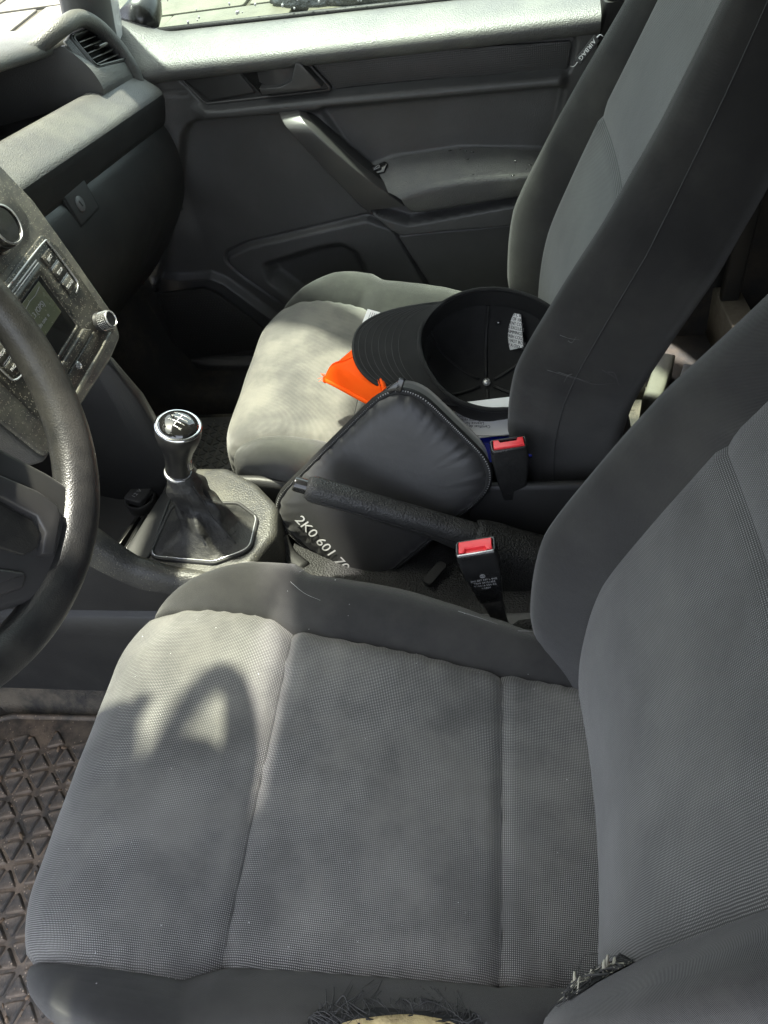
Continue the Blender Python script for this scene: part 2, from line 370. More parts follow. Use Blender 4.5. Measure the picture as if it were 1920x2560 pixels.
# body shell
r = thing('car_roof', 'white van roof with grey headliner over the seats', 'roof', (.4, 0, 1.38))
RX = np.linspace(-.375, 2.2, 30); RY = np.linspace(-.60, .60, 24)
X, Y = np.meshgrid(RX, RY, indexing='ij')
zr = 1.40 - .10 * (np.abs(Y) / .6) ** 4 + .02 * smooth01((X + .40) / .3)
obj('headliner', grid(np.stack([X, Y, zr - .03], -1)), 'headliner', r)
obj('roof_skin', grid(np.stack([X * 1.0 - .01, Y * 1.05, zr + .02], -1)), 'paint', r)
hd = spline([(-.37, -.60, 1.285), (-.385, -.3, 1.37), (-.39, 0, 1.385), (-.385, .3, 1.37), (-.37, .60, 1.285)], 30)
obj('windscreen_header', tube(hd, .022, 10), 'headliner', r)
for s in (-1, 1):
    obj('roof_rail', tube([(-.37, .60 * s, 1.285), (-.12, .635 * s, 1.29), (.2, .655 * s, 1.29), (2.2, .655 * s, 1.28)], [.03, .04, .045, .045], 12), 'headliner', r)
def apillar(s):
    t = thing('windscreen_pillar', 'dark grey windscreen pillar trim behind the %s' % ('side air vent, left of the door mirror' if s > 0 else 'steering wheel, outside the picture'), 'pillar', (-.62, .715 * s, .74))
    P = spline([(-.675, .715 * s, .70), (-.655, .705 * s, .78), (-.60, .675 * s, .95), (-.51, .635 * s, 1.13), (-.37, .59 * s, 1.285)], 16)
    obj('trim', tube(P, np.linspace(.047, .034, 16), 14, flat=.72), 'apillar', t)
    obj('outer_skin', tube(P + V([0, .03 * s, 0]), np.linspace(.05, .036, 16), 14, flat=.6), 'paint', t)
    return t
apillar(1); apillar(-1)
ws = spline([(-.70, 0, .84), (-.54, 0, 1.15), (-.39, 0, 1.37)], 14)
P = []
for q in ws:
    hw = interp(q[2], [.8, 1.37], [.69, .58]); row = []
    for y in np.linspace(-hw, hw, 18): row.append((q[0] - .12 * (1 - (y / hw) ** 2) * (1 if q[2] < 1.3 else .3), y, q[2]))
    P.append(row)
obj('windscreen', grid(P), 'wscreen', label='clear windscreen glass above the dusty dashboard top', cat='windscreen', origin=(-.7, 0, .84))
vz = thing('added_visor', 'added unseen grey visor that shades the near side of the driver seat', 'sun visor', (-.385, -.41, 1.36))  # unseen visor, added to keep sun off the near seat seam
obj('visor_board', slab(frame((-.428, -.42, 1.295), (0, 1, 0), (.87, 0, -.50)), rect(.36, .155), -.007, .007, .006, 3, .02, 4, both=True), 'headliner', vz, auto=50)
# van side behind the passenger door, rear wall
sw = thing('van_side_wall', 'dark cargo side wall behind the passenger seat', 'van wall', (1.2, .80, 0))
obj('lining', grid([[(x, .78 + .02 * math.sin(z * 7), z) for z in np.linspace(0, 1.30, 20)] for x in np.linspace(.33, 2.2, 16)]), 'carpet', sw)
obj('upper_lining', grid([[(x, y, 1.30 - .02 * (1 if y < .7 else 0)) for y in np.linspace(.60, .80, 4)] for x in np.linspace(.33, 2.2, 4)]), 'carpet', sw)
for x, wd in ((.47, .035), (.62, .02), (.9, .03)):
    obj('wall_rib', slab(frame((x, .765, .5), (1, 0, 0), (0, -1, 0)), rect(wd, .8), 0, .02, .005, 3), 'matte', sw)
rw = thing('driver_side_wall', 'dark cargo wall on the driver side, outside the picture', 'van wall', (1.2, -.70, 0))
obj('lining', grid([[(x, -.72, z) for z in np.linspace(0, 1.30, 8)] for x in np.linspace(.45, 2.2, 8)]), 'carpet', rw)
obj('back_lining', grid([[(2.2, y, z) for z in np.linspace(0, 1.36, 8)] for y in np.linspace(-.72, .80, 8)]), 'carpet', rw)
# floor strip and lit sill piece seen between the two backrests
a, b = at(1775, 640, 'z', .14), at(1905, 890, 'z', .14)
obj('cargo_strip', slab(frame((a + b) / 2 - V([0, 0, .11]), b - a, (0, 0, 1)), rect(np.linalg.norm(b - a) * 1.5, .05), 0, .11, .004, 3), 'strip',
    label='brown cargo floor strip seen between the two backrests', cat='floor strip', origin=(a + b) / 2 * V([1, 1, 0]) + V([0, 0, .03]))
a, b = at(1632, 985, 'z', .09), at(1665, 890, 'z', .09)
t = thing('door_sill_trim', 'sill trim behind the passenger backrest, sunlight put into its pale colour', 'sill trim', (a[0], a[1], .03))
obj('trim_cap', slab(frame((a + b) / 2 - V([0, 0, .06]), b - a, (0, 0, 1)), rect(.15, .034), 0, .06, .008, 3), 'beige', t)
obj('trim_step', slab(frame((a + b) / 2 + V([.055, -.01, -.06]), b - a, (0, 0, 1)), rect(.15, .04), 0, .035, .006, 3), 'steel', t)
# B pillar
t = thing('door_pillar', 'black door pillar trim beside the passenger backrest', 'pillar', (.19, .75, 0))
P = spline([at(1415, 345, 'y', .735), at(1455, 200, 'y', .735), at(1490, 80, 'y', .73), at(1512, 8, 'y', .725)], 12)
P = np.r_[[V([P[0][0] - .03, .75, .02])], P]
def pil(P, wd, dep): 
    rows = []
    for p in P:
        sec = roundpoly([(0, 0), (wd, 0), (wd, dep), (0, dep)], .012, 4)
        rows.append([p + V([q[0], q[1], 0]) for q in sec])
    return grid(rows, cv=True, capu=True)
obj('lower_trim', pil(P, .12, .07), 'pillar', t, auto=50)
Q = spline([P[-1] + V([.004, .004, .003]), P[-1] + V([.03, -.03, .2]), P[-1] + V([.06, -.10, .57])], 8)
obj('upper_trim', pil(Q, .10, .06), 'pillargrey', t, auto=50)

# ================================================================ passenger door
D = thing('passenger_door', 'dark grey plastic passenger door with pull handle, armrest and rain-spotted window', 'car door', (-.25, .74, .06))
def dp(u, v, y=.72): p = at(u, v, 'y', y); return (p[0], p[2])
nx, nz = 340, 255
xs = np.linspace(-.84, .168, nx); zs = np.linspace(-.03, .70, nz); X, Z = np.meshgrid(xs, zs, indexing='ij')
Yd_ = np.full(X.shape, .722)
def feat(poly, depth, wd, off=0, r=.012):       # depth > 0 pushes away from the cabin
    global Yd_
    d = sdf(roundpoly([dp(*p) for p in poly], r, 6), X, Z); Yd_ = Yd_ + depth * smooth01((d + off) / wd); return d
def groove(poly, wd=.0035, depth=.004):
    global Yd_
    d = np.abs(sdf(roundpoly([dp(*p) for p in poly], .012, 6), X, Z)); Yd_ = Yd_ + depth * np.exp(-(d / wd) ** 2)
# upper recess with handle and patterned strip
feat([(432, 182), (462, 160), (760, 140), (1100, 116), (1436, 93), (1440, 108), (1426, 182), (1000, 214), (560, 266), (520, 268), (500, 250)], .014, .006, .003)
# rounded bar under it
zb = dp(900, 232)[1]; xb = X
zc = np.interp(X, [dp(520, 280)[0], dp(1000, 238)[0], dp(1420, 196)[0]], [dp(520, 280)[1], dp(1000, 238)[1], dp(1420, 196)[1]])
mask = smooth01((X - dp(470, 280)[0]) / .04) * smooth01((dp(1425, 190)[0] - X) / .02)
Yd_ -= .017 * mask * np.exp(-(np.abs(Z - zc) / .0125) ** 3.5)
# big front lower panel
feat([(468, 312), (500, 300), (705, 284), (790, 390), (900, 520), (985, 570), (1110, 760), (720, 900), (380, 900), (372, 760), (400, 660), (432, 540), (445, 420), (452, 340)], .026, .011, .003, .02)
# rear recessed panel with rounded corners
dd = [(790, 264), (1380, 212), (1404, 216), (1408, 232), (1378, 384), (1150, 380), (980, 404), (905, 432)]
feat(dd, .012, .008, .002); groove(dd, .003, .003)
# fixed frame bulging towards the dashboard
Yd_ -= .012 * smooth01((dp(430, 400)[0] - X) / .05) * smooth01((Z - .3) / .1)
# lower body under the armrest
low = [(900, 520), (1020, 535), (1320, 492), (1330, 520), (1330, 560), (1010, 578), (985, 570)]
feat([(905, 500), (1025, 538), (1330, 480), (1330, 545), (1005, 575), (975, 560)], -.034, .006)
feat([(985, 578), (1330, 545), (1330, 760), (1095, 770)], -.012, .006)
# storage bulge and its hollow
pk = [(556, 668), (562, 648), (610, 625), (915, 555), (985, 580), (1095, 770), (860, 840), (720, 790), (590, 700)]
feat(pk, -.011, .010, 0, .03); groove(pk, .0028, .006)
feat([(640, 668), (790, 622), (850, 612), (900, 640), (940, 720), (900, 800), (760, 790), (660, 720)], .036, .034, 0, .04)
# loudspeaker bulge with a sunk grille
sp = [(366, 712), (520, 696), (560, 712), (720, 830), (760, 880), (380, 905)]
feat(sp, -.016, .02, .006)
feat([(368, 722), (515, 708), (552, 722), (712, 838), (710, 862), (400, 905)], .012, .006)
# bottom rail and front edge
Yd_ -= .02 * smooth01((.105 - Z) / .03)
Yd_ += .10 * smooth01((-.66 - X) / .14) * smooth01((.45 - Z) / .2) * .4
Yd_ += .012 * smooth01((Z - .672) / .022)
groove([(392, 232), (470, 226), (470, 240), (392, 236)], .002, .002)
panel = obj('door_panel', grid(np.stack([X, Yd_, Z], -1)), 'door', D)
# sill roll over the top
xs2 = np.linspace(-.72, .170, 90); rows = []
prof = [(.728, .664), (.716, .668), (.709, .675), (.706, .684), (.709, .692), (.718, .699), (.735, .705), (.76, .711), (.785, .716), (.80, .716)]
pr = spline(prof, 30)
for x in xs2:
    e = smooth01((-.55 - x) / .12)
    row = []
    for (y, z) in pr: row.append((x, y - .02 * e * smooth01((.76 - y) / .05), z + .012 * (-x) * smooth01((y - .70) / .08) + .03 * e * smooth01((y - .71) / .06)))
    rows.append(row)
obj('window_sill', grid(rows), 'dash', D, label='sunlit grained top ledge of the door')
# patterned strip
fr = (V([0, 0, 0]), V([1., 0, 0]), V([0, 0, 1.]), V([0, -1., 0]))
YI = .722 + .014
def dpoly(pts, y): return [dp(u, v, y) for u, v in pts]
obj('trim_strip', slab(fr, dpoly([(766, 146), (1100, 124), (1426, 102), (1430, 114), (1418, 174), (1010, 204), (838, 222)], YI - .005), -YI + .001 - .006, -YI + .006, .002, 3, .004, 4), 'trimgrid', D, auto=40)
# release handle: bezel, blank plate, recess, lever
bz = dpoly([(436, 184), (462, 168), (762, 143), (836, 226), (520, 262), (508, 256)], YI - .009)
ib = dpoly([(592, 176), (752, 155), (812, 222), (652, 240)], YI - .009)
B = obj('handle_bezel', slab(fr, bz, -YI - .004, -YI + .009, .003, 3, .006, 4), 'matte', D, auto=40)
bzr = roundpoly(bz, .006, 5)
obj('bezel_highlight', ringslab(fr, bzr, inset(bzr, .0045), -YI + .006, -YI + .0125, .0012), 'handle', B, auto=50)  # lighter satin ring drawn as the highlight along the bezel edge
pg_ = roundpoly(dpoly([(446, 188), (590, 172), (640, 232), (525, 252)], YI - .012), .004, 4)
obj('plate_gap', ringslab(fr, inset(pg_, -.002), inset(pg_, .0005), -YI + .007, -YI + .0100, .0003), 'pillar', B, auto=50)
obj('blank_plate', slab(fr, dpoly([(446, 188), (590, 172), (640, 232), (525, 252)], YI - .012), -YI + .006, -YI + .0125, .002, 3, .004, 4), 'matte', D, auto=40)
obj('handle_recess', slab(fr, dpoly([(598, 178), (750, 158), (806, 220), (655, 240)], YI - .011), -YI + .006, -YI + .0098, .001, 2, .004, 4), 'gloss', B, auto=40)
lv = [dp(648, 222, YI - .03), dp(700, 218, YI - .03), dp(728, 205, YI - .03), dp(738, 160, YI - .03), dp(750, 158, YI - .03), dp(805, 218, YI - .03), dp(790, 224, YI - .03), dp(655, 238, YI - .03)]
obj('release_lever', slab(fr, lv, -YI + .008, -YI + .030, .0014, 2), 'handle', D, auto=50)
sc = spline([(dp(640, 180, YI - .02)[0], YI - .014, dp(640, 180, YI - .02)[1]), (dp(690, 200, YI - .02)[0], YI - .02, dp(690, 200, YI - .02)[1]), (dp(738, 180, YI - .02)[0], YI - .012, dp(738, 180, YI - .02)[1])], 14)
obj('lever_scoop', grid([[p + V([0, 0, dz]) for dz in np.linspace(-.018, .02, 6)] for p in sc]), 'handle', D)
# pull handle: diagonal grab bar from under the bar to the armrest
top = [(690, 283), (752, 276)]; end = [(905, 530), (1022, 516)]
prs = [((690, 284), (752, 277), .702), ((699, 308), (764, 300), .684), ((716, 332), (784, 322), .672), ((770, 392), (842, 376), .668), ((824, 450), (908, 432), .670), ((880, 506), (985, 486), .680), ((906, 530), (1022, 514), .688)]
rows = []
A = spline([at(*a, 'y', y) for a, b, y in prs], 26); Bq = spline([at(*b, 'y', y) for a, b, y in prs], 26)
for p, q in zip(A, Bq):
    w_ = np.linalg.norm(q - p); ex = unit(q - p); nn = V([0, -1., 0]); nn = unit(nn - ex * (nn @ ex))
    sec = roundpoly([(0, 0), (w_, 0), (w_ * .90, .024), (w_ * .10, .020)], .003, 4)
    rows.append([p + ex * s[0] + nn * (s[1] - .024) for s in sec])
obj('pull_handle', grid(rows, cv=True, capu=True), 'handle', D, auto=60, label='satin grey diagonal pull handle')
rows = []
for p, q in zip(A[3:-2], Bq[3:-2]):
    w_ = np.linalg.norm(q - p); ex = unit(q - p)
    rows.append([p + ex * w_ * k_ + V([0, yy, 0]) for k_, yy in ((.02, .02), (.02, .055), (.98, .055), (.98, .02))])
obj('handle_backing', grid(rows, cv=True, capu=True), 'matte', D, auto=40)
# armrest
tp = [(880, 447), (905, 428), (980, 398), (1090, 378), (1190, 370), (1290, 373), (1370, 381)]
ft = [(1002, 497), (1010, 492), (1040, 480), (1110, 462), (1190, 450), (1290, 442), (1370, 438)]
tb = spline([at(*p, 'y', .728) for p in tp], 40); tf = spline([at(*p, 'y', .668) for p in ft], 40)
lo = spline([at(*p, 'y', .684) for p in [(1020, 522), (1028, 528), (1050, 530), (1110, 522), (1190, 508), (1290, 492), (1370, 480)]], 40)
rows = []
for a, b, c in zip(tb, tf, lo):
    row = [a * (1 - s) + b * s + V([0, 0, .004 * math.sin(s * math.pi)]) for s in np.linspace(0, .92, 8)]
    row += [b * (1 - s) + c * s + V([0, -.003 * math.sin(s * math.pi), 0]) for s in np.linspace(.08, 1, 8)]
    row += [c + V([0, .06, 0])]
    rows.append(row)
obj('armrest', grid(rows), 'dash', D, auto=70, label='armrest with a few water drops')
ins = [at(*p, 'y', .70) for p in [(905, 430), (960, 404), (968, 420), (948, 428), (915, 438)]]
def quadpatch(pts, n, th): 
    c = sum(pts) / len(pts); f_ = frame(c, pts[1] - pts[0], n); return slab(f_, [((p - c) @ f_[1], (p - c) @ f_[2]) for p in pts], -.002, th, .001, 2, .003, 3)
nrm = unit(np.cross(tb[12] - tb[2], tf[4] - tb[4])); nrm = nrm if nrm[2] > 0 else -nrm
sw_ = [atp(u, v, tb[6] * .6 + tf[6] * .4 + V([0, 0, .004]), nrm) for u, v in [(893, 440), (962, 405), (971, 409), (962, 432), (905, 442)]]
obj('window_switch_plate', quadpatch(sw_, nrm, .004), 'gloss', D, auto=40)
sw2 = [atp(u, v, sw_[0] * .5 + sw_[2] * .5 + nrm * .003, nrm) for u, v in [(912, 432), (952, 413), (955, 424), (920, 436)]]
obj('window_switch', quadpatch(sw2, nrm, .006), 'matte', D, auto=40)
f2 = frame(sum(sw2[1:3]) / 2 + nrm * .0066 + (sw2[0] - sw2[1]) * .2, sw2[1] - sw2[0], nrm)
obj('switch_symbol', strokes(f2, [((-.005, -.002), (.005, -.002)), ((.005, -.002), (.005, .003)), ((-.005, 0), (.003, .003)), ((-.005, -.002), (-.005, 0))], .0009), 'letter_grey', D, smooth=False)
# loudspeaker grille with real holes' bosses
gp = dpoly([(372, 728), (512, 714), (548, 728), (700, 842), (700, 858), (405, 898)], .735)
gd = []
G = ccw(gp)
gpl = obj('speaker_grille', slab(fr, gp, -.728, -.720, .002, 2, .006, 4), 'matte', D, auto=40)
gx0, gx1 = G[:, 0].min(), G[:, 0].max(); gz0, gz1 = G[:, 1].min(), G[:, 1].max()
pts = []; q = 0
z = gz0
while z < gz1:
    x = gx0 + (q % 2) * .0035
    while x < gx1: pts.append((x, z)); x += .007
    z += .006; q += 1
pts = V(pts); ins_ = sdf(G, pts[:, 0], pts[:, 1]) > .007; pts = pts[ins_]
vs, fs = [], []
for x, z in pts:
    k = len(vs); h = .0021
    vs += [(x - h, .7199, z), (x, .7199, z - h), (x + h, .7199, z), (x, .7199, z + h), (x, .7176, z)]; fs += [(k, k+1, k+4), (k+1, k+2, k+4), (k+2, k+3, k+4), (k+3, k, k+4)]
obj('grille_bosses', (vs, fs), 'matte', gpl, smooth=False, kind='stuff')
# window glass, seal, rain
obj('window_seal', tube([(-.70, .80, .725), (-.4, .80, .722), (0, .80, .716), (.19, .80, .712)], .006, 8), 'pillar', D)
gl = obj('window_glass', grid([[(x, .806 - .13 * ((z - .70) / .6) ** 1.6, z) for z in np.linspace(.70, 1.30, 10)] for x in np.linspace(-.66, .19, 4)]), 'wglass', D)
bm = bmesh.new()
for k in range(110):
    x = random.uniform(-.62, .17); z = random.uniform(.715, .80); rr = random.uniform(.0008, .0026)
    bmesh.ops.create_icosphere(bm, subdivisions=1, radius=rr, matrix=Matrix.Translation((x, .8035 - .13 * ((z - .70) / .6) ** 1.6, z)) @ Matrix.Diagonal((1, .5, random.uniform(1, 1.6), 1)))
vv = [v.co[:] for v in bm.verts]; bm.verts.index_update(); ff = [tuple(v.index for v in f.verts) for f in bm.faces]; bm.free()
obj('rain_drops', (vv, ff), 'drop', D, kind='stuff')
vv, ff = [], []
bm = bmesh.new()
for (u, v) in [(1125, 376), (1150, 374), (1165, 378), (1180, 380), (1040, 442), (1046, 444), (1140, 440), (1150, 446), (1148, 442)] + [(random.uniform(1000, 1350), random.uniform(395, 440)) for _ in range(10)]:
    p = atp(u, v, tb[20] * .5 + tf[20] * .5 + V([0, 0, .004]), nrm); rr = random.uniform(.0012, .003)
    bmesh.ops.create_icosphere(bm, subdivisions=1, radius=rr, matrix=Matrix.Translation(p) @ Matrix.Diagonal((1.6, 1, .4, 1)))
bm.verts.index_update(); vv = [v.co[:] for v in bm.verts]; ff = [tuple(v.index for v in f.verts) for f in bm.faces]; bm.free()
obj('armrest_drops', (vv, ff), 'knobcap', D, kind='stuff')
obj('outer_skin', grid([[(x, .90 - .05 * ((z - .3) / .5) ** 2, z) for z in np.linspace(-.1, .70, 10)] for x in np.linspace(-.9, .2, 4)]), 'paint', D)

# door mirror outside
t = thing('door_mirror', 'black door mirror outside the window, seen past the pillar', 'mirror', (-.60, .93, .70))
mf = frame((-.63, .98, .865), (0, 1, 0), (1, 0, 0))
rows = []
for k, (sx, d) in enumerate([(.55, -.09), (.85, -.06), (1, 0), (1.02, .02), (.97, .028), (.90, .026)]):
    rows.append(tow(mf, np.c_[inset(roundpoly(rect(.20 * sx, .19 * sx), .05 * sx, 6), 0), np.full(24, d)]))
obj('shell', grid(rows, cv=True, capu=True), 'mirror', t)
obj('mirror_glass', slab(mf, rect(.165, .155), .015, .0285, .002, 2, .04, 6), 'chrome', t, auto=40)
obj('stalk', tube([(-.62, .80, .735), (-.62, .86, .745), (-.625, .92, .79)], [.035, .03, .028], 12), 'mirror', t)
# bin bags lying by the paving outside
for k, (u, v, sx, lb) in enumerate([(820, 2, 1.2, 'crumpled black plastic sack outside the window, left one'), (980, -6, 1.4, 'crumpled black plastic sack outside the window, above the patterned trim'), (1120, -14, .9, 'crumpled black plastic sack outside the window, rightmost')]):
    p = at(u, v, 'z', -.40); th = np.linspace(0, 2 * math.pi, 40, endpoint=False); rows = []
    for ph in np.linspace(0.02, math.pi / 2, 14):
        rr = 1 + .10 * wob(th * 3, ph * 4 + 0 * th, 2.2, k); rr[0] = rr[-1]
        rows.append(np.c_[p[0] + .42 * sx * np.sin(ph) * np.cos(th) * rr, p[1] + .34 + .34 * np.sin(ph) * np.sin(th) * rr, -.45 + .34 * np.cos(ph) * rr])
    obj('bin_bag', grid(rows, cv=True, capu=True), 'bin', label=lb, cat='bin bag', group='bin bags outside', origin=(p[0], p[1] + .34, -.44))

# ================================================================ dashboard
DB = thing('dashboard', 'dusty grained grey dashboard with open tray, side air vent and glovebox', 'dashboard', (-.72, .2, .30))
def zl(y): return .764 - .145 * (y - .237)
def zh(y): return .822 - .185 * (y - .405)
ys = np.linspace(-.72, .695, 120)
rows = []
for y in ys:                                           # hood over the tray
    h = zh(max(y, .0)) - .02 * smooth01((y - .62) / .08); e = smooth01((y - .60) / .095) * .012
    rows.append(spline([(-1.05, y, h - .01), (-.86, y, h + .012), (-.74, y, h + .012), (-.685, y, h + .008), (-.655 + e, y, h - .002), (-.648 + e, y, h - .013), (-.655 + e, y, h - .022), (-.70, y, h - .022), (-.86, y, h - .03)], 26))
obj('hood', grid(rows), 'dash', DB, label='sunlit grained dashboard top')
yl = np.linspace(.10, .695, 80); rows = []
for y in yl:                                           # ledge, fascia, knee area
    z = zl(y); e = smooth01((.20 - y) / .1) * .02; k_ = smooth01((y - .61) / .08)
    rows.append([(-.632, y, z - .035), (-.630, y, z - .010), (-.628, y, z - .004), (-.623 + e, y, z - .0005), (-.616 + e, y, z), (-.609 + e, y, z - .0015), (-.603 + e, y, z - .005), (-.594 + e, y, z - .012), (-.585 + e, y, z - .019), (-.576 + e, y, z - .026), (-.570 + e, y, z - .0315), (-.567 + e, y, z - .036), (-.566 + e, y, z - .041)])
obj('tray_ledge', grid(rows), 'dash', DB, label='sunlit dusty ledge along the open tray')
rows = []
for y in yl:
    z = zl(y); e = smooth01((.20 - y) / .1) * .02
    rows.append(spline([(-.566 + e, y, z - .041), (-.567 + e, y, z - .050), (-.572 + e, y, z - .068), (-.578 + e, y, z - .084), (-.584 + e, y, z - .092)], 14))
obj('fascia', grid(rows), 'face', DB)  # same plastic as the ledge, shade carried by the darker colour
rows = []
for y in np.linspace(.115, .692, 70):
    z = zl(y) - .090; rows.append(spline([(-.584, y, z), (-.578, y, z - .012), (-.572, y, z - .05), (-.578, y, z - .10), (-.60, y, z - .15), (-.66, y, z - .23), (-.73, y, z - .30), (-.80, y, z - .34), (-.95, y, z - .35)], 50))
GB = obj('glovebox_lid', grid(rows), 'face', DB, label='shaded dark glovebox lid with keyed lock plate')
f_ = frame((-.5775, .318, .650), (0, 1, 0), (1, 0, .15))
def lp(u, v): p = atp(u, v, f_[0], f_[3]); return ((p - f_[0]) @ f_[1], (p - f_[0]) @ f_[2])
obj('plate_gap', slab(f_, [lp(150, 492), lp(203, 441), lp(249, 520), lp(200, 572)], -.006, .0016, .0006, 2, .003, 4), 'pillar', GB, auto=40)
pl = obj('lock_plate', slab(f_, [lp(155, 492), lp(203, 447), lp(243, 520), lp(200, 565)], -.006, .0034, .0016, 3, .003, 4), 'matte', GB, auto=40)
c_ = lp(195, 511)
obj('lock_cylinder', lathe(frame(f_[0] + f_[1] * c_[0] + f_[2] * c_[1] + f_[3] * .0031, f_[1], f_[3]), [(.0105, 0), (.0105, .0012), (.0095, .0018)], 24), 'steel', GB, auto=40)
obj('keyhole', slab(frame(f_[0] + f_[1] * c_[0] + f_[2] * c_[1] + f_[3] * .0051, f_[1] + .3 * f_[2], f_[3]), rect(.0022, .009), -.0005, .0003, .0001, 1), 'pillar', GB, smooth=False)
obj('lid_edge', grid([[(x, .6935, z) for x, z in ((-.62, .74 - .02), (-.95, .80))], [(-.60, .6935, .45), (-.95, .6935, .30)]]), 'face', DB)
# open tray behind the ledge
rows = []
for y in np.linspace(.02, .66, 30):
    rows.append([(-.635, y, zl(y) - .03), (-.70, y, zl(y) - .04), (-.80, y, zl(y) - .04), (-.85, y, zl(y) - .02), (-.862, y, zh(y) - .02)])
obj('tray_floor', grid(rows), 'door', DB)
# vent pod at the door end
UL, UR, LR, LL = V([-.630, .577, .786]), V([-.630, .667, .773]), V([-.607, .689, .720]), V([-.607, .576, .746])
vc = (UL + UR + LR + LL) / 4; vn = unit(np.cross(LR - UL, UR - LL)); vn = vn if vn[0] > 0 else -vn
vf_ = frame(vc, UR - UL, vn)
def vp(p): return ((p - vc) @ vf_[1], (p - vc) @ vf_[2])
quad = V([vp(UL), vp(UR), vp(LR), vp(LL)])
pod = []
for s in np.linspace(0, 1, 70):
    y = .548 + s * .146; ln_ = spline([(-.662, y, zh(y) - .020), (-.645, y, zh(y) - .014), (-.634, y, zh(y) - .012), (-.606 - .004 * s, y, zl(y) + .034), (-.596 - .006 * s, y, zl(y) + .004), (-.600, y, zl(y) - .008)], 50)
    pod.append(ln_)
pod = V(pod); aq = (pod - vc) @ vf_[1]; bq = (pod - vc) @ vf_[2]; hq = (pod - vc) @ vf_[3]
dq = sdf(quad * 1.15, aq, bq)
pod = pod + (smooth01(dq / .004) * (-.016 - hq))[..., None] * vf_[3]
obj('vent_pod', grid(pod), 'dash', DB)
p0_ = pod[0]; bk_ = np.c_[np.full(len(p0_), -.86), np.full(len(p0_), .505), np.linspace(zh(.5) - .03, zl(.5) - .04, len(p0_))]
obj('pod_side', grid([p0_ * (1 - t_) + bk_ * t_ + V([0, -.004 * math.sin(t_ * math.pi), 0]) for t_ in np.linspace(0, 1, 10)]), 'door', DB)
out_ = roundpoly(quad * 1.22, .014, 6); inn = roundpoly(quad * .98, .010, 6)
AV = obj('air_vent', ringslab(vf_, out_, inn, -.014, .003, .0015), 'matte', DB, auto=50, label='square side air vent with five slats')
obj('vent_ring', ringslab(vf_, roundpoly(quad * 1.13, .013, 6), roundpoly(quad * 1.07, .012, 6), .001, .0048, .001), 'gloss', AV, auto=50)
obj('vent_throat', slab(vf_, quad * 1.08, -.0158, -.0145, .0005, 1), 'pillar', AV, smooth=False)
q4 = ccw(quad * .88)
def bil(s, t_): 
    a_ = V(vp(UL)) * .98 * (1 - s) + V(vp(UR)) * .98 * s; b_ = V(vp(LL)) * .98 * (1 - s) + V(vp(LR)) * .98 * s; return a_ * (1 - t_) + b_ * t_
for k_ in range(5):
    t_ = .14 + k_ * .18; a_, b_ = bil(.03, t_), bil(.97, t_)
    mid = tow(vf_, V([*((a_ + b_) / 2), -.003])); fx = vf_[1] * (b_ - a_)[0] + vf_[2] * (b_ - a_)[1]
    nn_ = unit(vf_[3] * .45 + vf_[2] * .9)
    obj('vent_slat', slab(frame(mid, fx, nn_), rect(np.linalg.norm(b_ - a_), .013), -.0012, .0012, .001, 2, both=True), 'gloss', AV, auto=50)
tb_ = bil(.5, .50); mid = tow(vf_, V([*tb_, .004]))
obj('vent_tab', slab(frame(mid, vf_[1], unit(vf_[3] * .45 + vf_[2] * .9)), [(-.018, -.008), (.018, -.008), (.010, .008), (-.010, .008)], -.002, .003, .0015, 3, .002, 3, both=True), 'gloss', AV, auto=50)
a_, b_ = UL + V([.003, -.012, .003]), LL + V([.004, -.014, -.003])
obj('grid_strip', grid([[a_ + V([-.004, -.012, 0]), a_], [b_ + V([-.004, -.012, 0]), b_]]), 'trimgrid', DB)
sh_ = spline([(-.668, .45, zh(.45) - .010), (-.662, .51, zh(.51) - .008), at(152, 70, 'y', .558), at(198, 46, 'y', .612), at(243, 66, 'y', .656), at(292, 116, 'y', .679), at(330, 172, 'y', .686), at(352, 215, 'y', .686)], 40)
obj('vent_shroud', tube(sh_, np.r_[np.linspace(.009, .012, 10), np.full(24, .0125), np.linspace(.0125, .009, 6)], 14), 'dash', DB)
# demister outlet in the dashboard top
dg = obj('demister_grille', slab(frame((-.79, .53, zh(.53) + .0135), (.22, 1, -.17), (.12, .18, 1)), rect(.16, .026), -.004, .001, .0005, 1, .005, 3), 'pillar', DB, smooth=False)
for k_ in range(10):
    y = .462 + k_ * .0152; x = -.79 + (y - .53) * .22
    obj('grille_bar', slab(frame((x, y, zh(y) + .0135), (1, -.5, 0), (.12, .18, 1)), rect(.028, .0045), -.002, .004, .001, 2), 'dash', dg, auto=40)
rows = []
for y in np.linspace(-.66, -.235, 30):
    k_ = max(.0, 1 - abs((y + .4475) / .2125) ** 5) ** .5; zt_ = .84 + .185 * k_
    rows.append(spline([(-.88, y, .80 + .06 * k_), (-.70, y, zt_ - .01), (-.56, y, zt_), (-.462, y, zt_ - .004), (-.456, y, zt_ - .015), (-.53, y, zt_ - .03), (-.62, y, .80), (-.60, y, .70)], 22))
obj('added_binnacle', grid(rows), 'dash', DB)  # unseen; added, with its lip stretched to shade the near seat front
